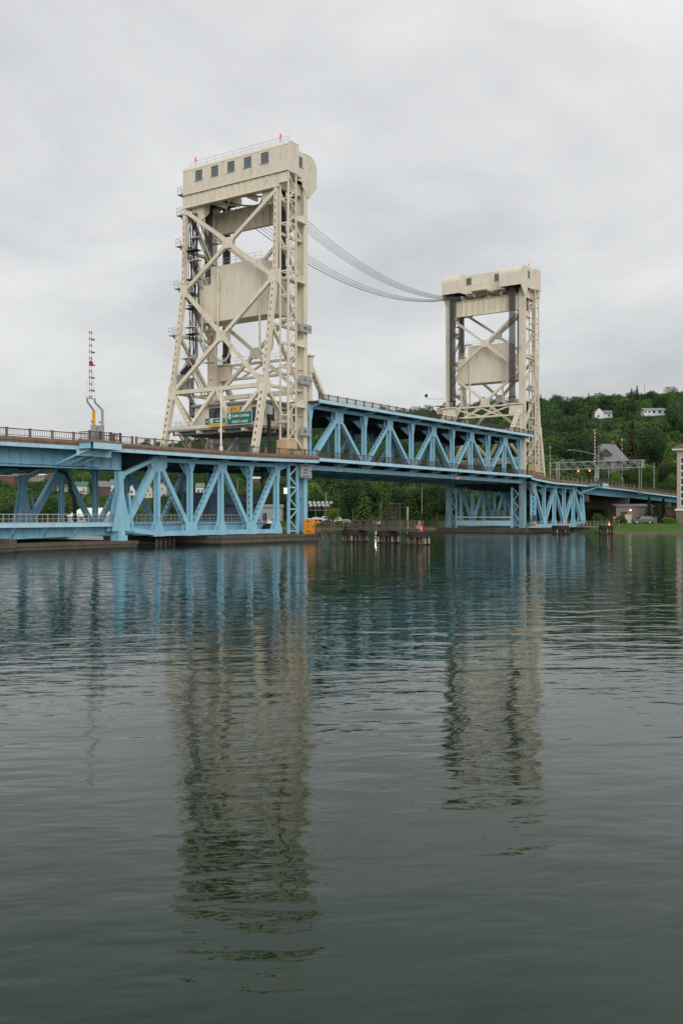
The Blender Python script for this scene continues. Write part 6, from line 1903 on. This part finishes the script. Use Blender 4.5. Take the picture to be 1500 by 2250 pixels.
# ------------------------------------------------------------------ trees
def leafquad(vs_, fs, c, nrm, size, rnd):
    nrm = nrm.normalized(); a = nrm.orthogonal().normalized(); ang = rnd.uniform(0, 6.28)
    b = nrm.cross(a); u = a * math.cos(ang) + b * math.sin(ang); v = nrm.cross(u)
    i = len(vs_); s1 = size * rnd.uniform(.6, 1.2); s2 = size * rnd.uniform(.4, .8)
    vs_ += [c - u * s1, c - v * s2 + nrm * .1 * size, c + u * s1, c + v * s2 + nrm * .1 * size]
    fs.append((i, i + 1, i + 2, i + 3))


def proto_mesh(name, vs_, fs, m_):
    me = bpy.data.meshes.new(name); me.from_pydata(vs_, [], fs); me.materials.append(M[m_]); me.update(); return me


def decid(seed, H, W, m_, lobes=13, per=120, leaf=.42, base=.16):
    rnd = random.Random(seed); vs_, fs = [], []
    cz = H * (base + 1) / 2; rz = H * (1 - base) / 2
    L = []
    for i in range(lobes):
        while True:
            d_ = Vector((rnd.uniform(-1, 1), rnd.uniform(-1, 1), rnd.uniform(-.9, 1)))
            if .25 < d_.length < 1: break
        d_ = d_.normalized() * rnd.uniform(.42, .72)
        c = Vector((d_.x * W / 2, d_.y * W / 2, cz + d_.z * rz)); r = W * rnd.uniform(.17, .27)
        L.append((c, r))
    L.append((Vector((0, 0, cz)), W * .30))
    for c, r in L:
        for k in range(per):
            n = Vector((rnd.gauss(0, 1), rnd.gauss(0, 1), rnd.gauss(.25, 1))).normalized()
            q = c + Vector((n.x, n.y, n.z * .85)) * r * rnd.uniform(.72, 1.12)
            leafquad(vs_, fs, q, n + Vector((rnd.gauss(0, .45), rnd.gauss(0, .45), rnd.gauss(.2, .45))), leaf, rnd)
    crown = proto_mesh('crown', vs_, fs, m_)
    g = G(); g.tube([(0, 0, -1.5), (.1, 0, H * .25), (-.05, .1, H * .5), (0, 0, H * .75)], [H * .022, H * .018, H * .012, H * .004], 7)
    for c, r in L[:7]:
        z = H * rnd.uniform(.22, .45); g.tube([(0, 0, z), (c.x * .5, c.y * .5, (z + c.z) / 2), tuple(c)], [H * .009, H * .006, H * .003], 5)
    tr = g.mesh('trunk', 'bark', Vector((0, 0, 0)))
    return crown, tr


def conif(seed, H, W, m_, whorls=22, n=9, base=.06, droop=.25, size=.55):
    rnd = random.Random(seed); vs_, fs = [], []
    for i in range(whorls):
        t = i / (whorls - 1); z = H * (base + (1 - base) * t); L = W / 2 * (1 - t) ** .85 * rnd.uniform(.85, 1.1) + .12
        for k in range(n):
            a = 6.283 * (k + rnd.random()) / n; d_ = Vector((math.cos(a), math.sin(a), 0)); LL = L * rnd.uniform(.75, 1.12); m = max(2, int(LL / .42))
            for j in range(m):
                f = (j + .6) / m; c = d_ * LL * f + Vector((0, 0, z - droop * LL * f * f + rnd.uniform(-.15, .15)))
                leafquad(vs_, fs, c, Vector((d_.x * .5 + rnd.gauss(0, .35), d_.y * .5 + rnd.gauss(0, .35), .8)), size * (1.1 - .35 * f), rnd)
    for k in range(6): leafquad(vs_, fs, Vector((0, 0, H * (1 + .012 * k))), Vector((rnd.gauss(0, 1), rnd.gauss(0, 1), .1)), .22, rnd)
    crown = proto_mesh('crown', vs_, fs, m_)
    g = G(); g.cyl((0, 0, -1.5), (0, 0, H * .95), H * .016, 7, .03); tr = g.mesh('trunk', 'bark', Vector((0, 0, 0)))
    return crown, tr


PROTO = {
    'big_maple': decid(21, 24, 18, 'leaf_dark', 26, 240, .40), 'big_lime': decid(22, 22, 14, 'leaf_bright', 24, 230, .38), 'big_ash': decid(23, 26, 20, 'leaf_dark', 28, 250, .42), 'big_oak': decid(24, 22, 18, 'leaf_mid', 26, 240, .4),
    'oak': decid(1, 13, 11, 'leaf_mid', 15, 130), 'maple': decid(2, 15, 10, 'leaf_dark', 15, 130), 'lime': decid(3, 12, 9, 'leaf_bright', 13, 130),
    'birch': decid(4, 14, 7, 'leaf_mid', 13, 110, .36, .12), 'ash': decid(5, 16, 11.5, 'leaf_dark', 17, 130), 'willow': decid(6, 11, 11, 'leaf_mid', 14, 140, .4, .05),
    'spruce': conif(7, 15, 6.5, 'needle'), 'pine': conif(8, 17, 7.5, 'needle', 17, 8, .2, .1, .7), 'blue_spruce': conif(9, 7, 4.2, 'needle_blue', 20, 10, .02, .2, .38), 'brown_spruce': conif(10, 14, 7.5, 'needle_brown', 30, 12, .06, .3, .5),
    'larch': conif(11, 15, 8.5, 'leaf_mid', 20, 9, .06, .2, .6), 'bush': decid(12, 2.0, 3.6, 'leaf_mid', 9, 120, .2, -.3), 'hedge': decid(13, 2.2, 5.2, 'leaf_bright', 12, 130, .22, -.35),
}
KINDNAME = {'big_maple': 'broadleaf_tree', 'big_lime': 'broadleaf_tree', 'big_ash': 'broadleaf_tree', 'big_oak': 'broadleaf_tree', 'oak': 'broadleaf_tree', 'maple': 'broadleaf_tree', 'lime': 'broadleaf_tree', 'birch': 'broadleaf_tree', 'ash': 'broadleaf_tree', 'willow': 'broadleaf_tree', 'spruce': 'spruce_tree', 'pine': 'pine_tree', 'blue_spruce': 'spruce_tree', 'brown_spruce': 'spruce_tree', 'larch': 'larch_tree', 'bush': 'bush', 'hedge': 'bush'}


def tree(kind, p, sc, label, group=None, sx=None):
    t = bpy.data.objects.new(KINDNAME[kind], None); col.objects.link(t); t.location = p
    t.rotation_euler = (0, 0, R.uniform(0, 6.28)); s2 = sx or sc
    t.scale = (s2, s2, sc)
    tag(t, label, 'bush' if kind in ('bush', 'hedge') else 'tree', group)
    for me, nm in zip(PROTO[kind], ('crown', 'trunk')):
        o = bpy.data.objects.new(nm, me); col.objects.link(o); o.parent = t
    return t


HGT = {'big_maple': 24, 'big_lime': 22, 'big_ash': 26, 'big_oak': 22, 'oak': 13, 'maple': 15, 'lime': 12, 'birch': 14, 'ash': 16, 'willow': 11, 'spruce': 15, 'pine': 17, 'blue_spruce': 7, 'brown_spruce': 14, 'larch': 15, 'bush': 2.0, 'hedge': 2.2}


def tree_px(kind, px, ytop, D, label, group=None, wide=1.0):
    """tree rooted on the ground at this bearing whose top reaches picture height ytop"""
    p = land(px, D); zt = CAM.z + (1132 - ytop) * D / 2160
    sc = max(.25, (zt - p.z) / HGT[kind] / .97)
    return tree(kind, p, sc, label, group, sx=sc * wide)


# trees that stand out one by one
tree_px('brown_spruce', 1388, 938, 345, 'tall browning spruce behind the right-hand gantry', wide=.95)
tree_px('big_maple', 1258, 945, 330, 'big dark broadleaf tree right of the farther tower')
tree_px('big_lime', 1222, 952, 338, 'bright green tree close to the right leg of the farther tower', wide=.8)
tree_px('big_ash', 1438, 938, 348, 'big dark broadleaf tree left of the hotel')
tree_px('big_lime', 1482, 966, 330, 'bright green tree touching the hotel eaves', wide=.8)
tree_px('big_oak', 1360, 950, 372, 'round green tree behind the brown house chimney')
for px, yt, D, kd, lb in ((1205, 990, 322, 'big_oak', 'mid-green tree behind the right leg of the farther tower'), (1290, 1010, 318, 'big_maple', 'dark tree under the left end of the brown house roof'), (1400, 1012, 322, 'big_oak', 'low green tree under the browning spruce'), (1425, 1020, 316, 'big_lime', 'bright low tree right of the gantry'), (1455, 1015, 325, 'big_maple', 'dark low tree between gantry and hotel'), (1345, 1030, 318, 'big_lime', 'bright low tree below the brown house'), (1372, 1028, 330, 'big_oak', 'green tree right of the brown house'), (1260, 1032, 316, 'big_oak', 'green tree seen through the left part of the gantry'), (1230, 1040, 312, 'big_maple', 'dark low tree left of the gantry'), (1478, 1042, 318, 'big_oak', 'green tree half hidden by the hotel')):
    tree_px(kd, px, yt, D, lb)
tree_px('blue_spruce', 1425, 1094, 251, 'dark spruce under the right-hand girder, left of three', wide=1.0)
tree_px('blue_spruce', 1441, 1111, 246, 'bluish spruce behind the stone gate post, middle of three', wide=1.15)
tree_px('blue_spruce', 1456, 1098, 254, 'bluish spruce beside the gatehouse, right of three', wide=1.2)
tree_px('hedge', 1469, 1136, 236, 'low clipped bright bush before the hotel', wide=1.1)
for px, yt, lb in ((1362, 1133, 'shrub left of the cream cabinet'), (1372, 1140, 'small shrub at the foot of the cream cabinet'), (1398, 1140, 'small shrub left of the dark grey car'), (1312, 1128, 'green shrub at the end of the far truss'), (1300, 1150, 'low shrub on the bank by the landing stage'), (1330, 1137, 'low shrub beside the yellow tank')):
    tree_px('bush', px, yt, 247 - (px % 5), lb, wide=.8)
tree_px('larch', 798, 1072, 288, 'feathery green tree across the channel, biggest behind the gangway', wide=1.25)
tree_px('larch', 846, 1062, 302, 'feathery green tree behind the timber frame', wide=1.2)
tree_px('larch', 907, 1093, 283, 'feathery green tree right of the timber frame', wide=1.5)
tree_px('larch', 938, 1097, 286, 'feathery green tree left of the far pier', wide=1.5)
tree_px('spruce', 752, 1075, 306, 'dark conifer left of the biggest feathery tree', wide=1.1)
tree_px('lime', 732, 1116, 282, 'small bright tree at the water edge right of the parked cars', wide=1.2)
tree_px('maple', 775, 1058, 330, 'dark round tree behind the feathery ones')
tree_px('maple', 870, 1055, 340, 'dark tree just under the middle of the lift span')
tree_px('ash', 960, 1050, 330, 'dark tree beside the left column of the far pier')
tree_px('oak', 725, 1073, 345, 'green tree above the stored boats')
for i, (px, yt, D, kd, lb) in enumerate(((15, 1085, 352, 'willow', 'bright rounded tree at the left edge below the deck'), (45, 1073, 362, 'willow', 'rounded tree left of the first dark blue post'), (88, 1078, 356, 'lime', 'bright rounded tree right of the first dark blue post'), (118, 1092, 350, 'willow', 'rounded tree between the second and third dark blue posts'),
                                         (60, 1052, 400, 'maple', 'dark tree rising behind the left-hand willows'), (100, 1050, 410, 'ash', 'dark tree under the left girder'), (150, 1080, 352, 'larch', 'feathery tree left of the boathouse'), (205, 1092, 362, 'lime', 'bright tree behind the boathouse'), (245, 1090, 365, 'larch', 'feathery tree right of the boathouse'), (30, 1095, 345, 'maple', 'dark tree low at the left edge'),
                                         (300, 1098, 350, 'larch', 'feathery tree behind the truss end post'), (335, 1100, 352, 'larch', 'feathery tree below the twin houses, left one'), (365, 1097, 352, 'larch', 'feathery tree below the twin houses, right one'), (400, 1090, 360, 'maple', 'dark tree beyond the third truss panel'), (450, 1092, 350, 'oak', 'green tree beyond the fourth truss panel'), (610, 1062, 350, 'maple', 'dark tree behind the last near truss panel'), (540, 1075, 380, 'lime', 'bright tree above the blue shed'))):
    tree_px(kd, px, yt, D, lb, wide=1.15 if kd in ('willow', 'larch') else 1.0)
for px, D, lb in ((760, 279, 'low bush on the bank left of the gangway posts'), (778, 280, 'low bush on the bank behind the first pile cluster'), (745, 281, 'low bush on the bank near the parked cars')):
    tree('bush', land(px, D), .8, lb)
for px, D in ((1262, 240), (1272, 236), (1281, 233), (1291, 230), (1252, 247), (1242, 252)):
    tree('bush', land(px, D), R.uniform(.35, .6), 'low rough bush on the bank under the far truss', 'bank bushes under the far truss')

# ------------------------------------------------------------------ hillside woods
cand = []
rnd = random.Random(5)
D = 300.0
while D < 1230:
    step = 6.2 + D * .004
    width = 1750 / 2160 * D
    n = int(width / step)
    for i in range(n):
        px = -120 + 1750 * (i + rnd.random()) / n
        dd = D + rnd.uniform(-.5, .5) * step
        X = (px - 750) / 2160 * dd
        if dd < SHORE(px) + 62: continue
        if px < 640 and dd < 640 and rnd.random() < .45: continue
        if dd > RDIST(px) + 60: continue
        ok = True
        scl = rnd.choice((.5, .65, .8, .95, 1.1, 1.25)) * rnd.uniform(.9, 1.1)
        ytop = 1132 - (ground_z(X, dd) + 12.5 * scl - CAM.z) * 2160 / dd
        half = 4.5 * scl * 2160 / dd
        for bp, hw, bd, by in BUILT:
            if abs(px - bp) < hw + half and (abs(dd - bd) < 9 or (dd < bd and ytop < by - 1)): ok = False; break
        # keep the road and the river approach clear
        q = CAM + FWD * dd + RGT * X
        if -5 < q.y < 24 and q.x < 290: ok = False
        if dd < 300 and px > 1200 and ground_z(X, dd) < 2.4: ok = False
        if not ok: continue
        cand.append((dd, px, X, scl))
    D += step * .82
cand.sort()
kinds = ['oak', 'maple', 'lime', 'birch', 'ash', 'oak', 'maple', 'birch', 'spruce', 'ash', 'willow', 'oak', 'lime', 'maple', 'birch', 'oak']
near_n = 0
rest = []
for dd, px, X, sc in cand:
    nz = noise.noise(Vector((X * .02, dd * .02, 4.0)))
    k = kinds[int((rnd.random() * .55 + (nz + .5) * .45) * len(kinds)) % len(kinds)]
    if k in ('spruce', 'pine') and rnd.random() < .6: k = 'birch'
    p = CAM + FWD * dd + RGT * X; p.z = ground_z(X, dd) - .4
    vis = 1150 < px < 1500 and dd < 470
    if vis and near_n < 190:
        near_n += 1
        big = k in ('spruce', 'pine')
        look = {'spruce': 'narrow dark spruce', 'pine': 'tall dark pine', 'lime': 'bright green tree', 'birch': 'slim mid-green tree', 'maple': 'dark green round tree', 'ash': 'broad dark green tree', 'oak': 'mid-green round tree', 'willow': 'low spreading green tree'}[k]
        zone = 'beside the farther tower leg' if px < 1215 else 'on the slope left of the brown house' if px < 1285 else 'on the slope behind the brown house' if px < 1370 else 'on the slope behind the browning spruce' if px < 1420 else 'on the slope left of the hotel'
        row = 'lowest' if dd < 385 else 'middle' if dd < 425 else 'upper'
        tree(k, p, sc, '%s %s, %s row' % (look, zone, row), '%s trees on the right-hand slope' % k)
    else:
        rest.append((p, sc, k))

pc = bpy.data.collections.new('wood_prototypes')
order = ['oak', 'maple', 'lime', 'birch', 'ash', 'willow', 'spruce', 'pine']
for i, k in enumerate(order):
    o = bpy.data.objects.new('tree_kind_%d' % i, PROTO[k][0]); pc.objects.link(o)
me = bpy.data.meshes.new('hill_wood'); me.from_pydata([r_[0] for r_ in rest], [], [])
for nm, tp, vals in (('sc', 'FLOAT', [r_[1] for r_ in rest]), ('rz', 'FLOAT', [rnd.uniform(0, 6.28) for _ in rest]), ('ki', 'INT', [order.index(r_[2]) for r_ in rest])):
    a = me.attributes.new(nm, tp, 'POINT'); a.data.foreach_set('value', vals)
hw = bpy.data.objects.new('hill_wood', me); col.objects.link(hw)
tag(hw, 'dense green wood covering the far hillside', 'wood', kind='stuff')
ng = bpy.data.node_groups.new('wood', 'GeometryNodeTree')
ng.interface.new_socket('Geometry', in_out='INPUT', socket_type='NodeSocketGeometry'); ng.interface.new_socket('Geometry', in_out='OUTPUT', socket_type='NodeSocketGeometry')
gi, go = ng.nodes.new('NodeGroupInput'), ng.nodes.new('NodeGroupOutput')
ip = ng.nodes.new('GeometryNodeInstanceOnPoints'); ci = ng.nodes.new('GeometryNodeCollectionInfo'); ci.inputs['Collection'].default_value = pc; ci.inputs['Separate Children'].default_value = True; ci.inputs['Reset Children'].default_value = True
ip.inputs['Pick Instance'].default_value = True


def attr(nm, tp):
    n = ng.nodes.new('GeometryNodeInputNamedAttribute'); n.data_type = tp; n.inputs['Name'].default_value = nm; return n.outputs['Attribute']


cx = ng.nodes.new('ShaderNodeCombineXYZ'); ng.links.new(attr('rz', 'FLOAT'), cx.inputs[2])
er = ng.nodes.new('FunctionNodeEulerToRotation'); ng.links.new(cx.outputs[0], er.inputs[0])
ng.links.new(gi.outputs[0], ip.inputs['Points']); ng.links.new(ci.outputs[0], ip.inputs['Instance']); ng.links.new(attr('ki', 'INT'), ip.inputs['Instance Index'])
ng.links.new(er.outputs[0], ip.inputs['Rotation']); ng.links.new(attr('sc', 'FLOAT'), ip.inputs['Scale']); ng.links.new(ip.outputs[0], go.inputs[0])
md = hw.modifiers.new('wood', 'NODES'); md.node_group = ng
print('trees', near_n, len(rest))
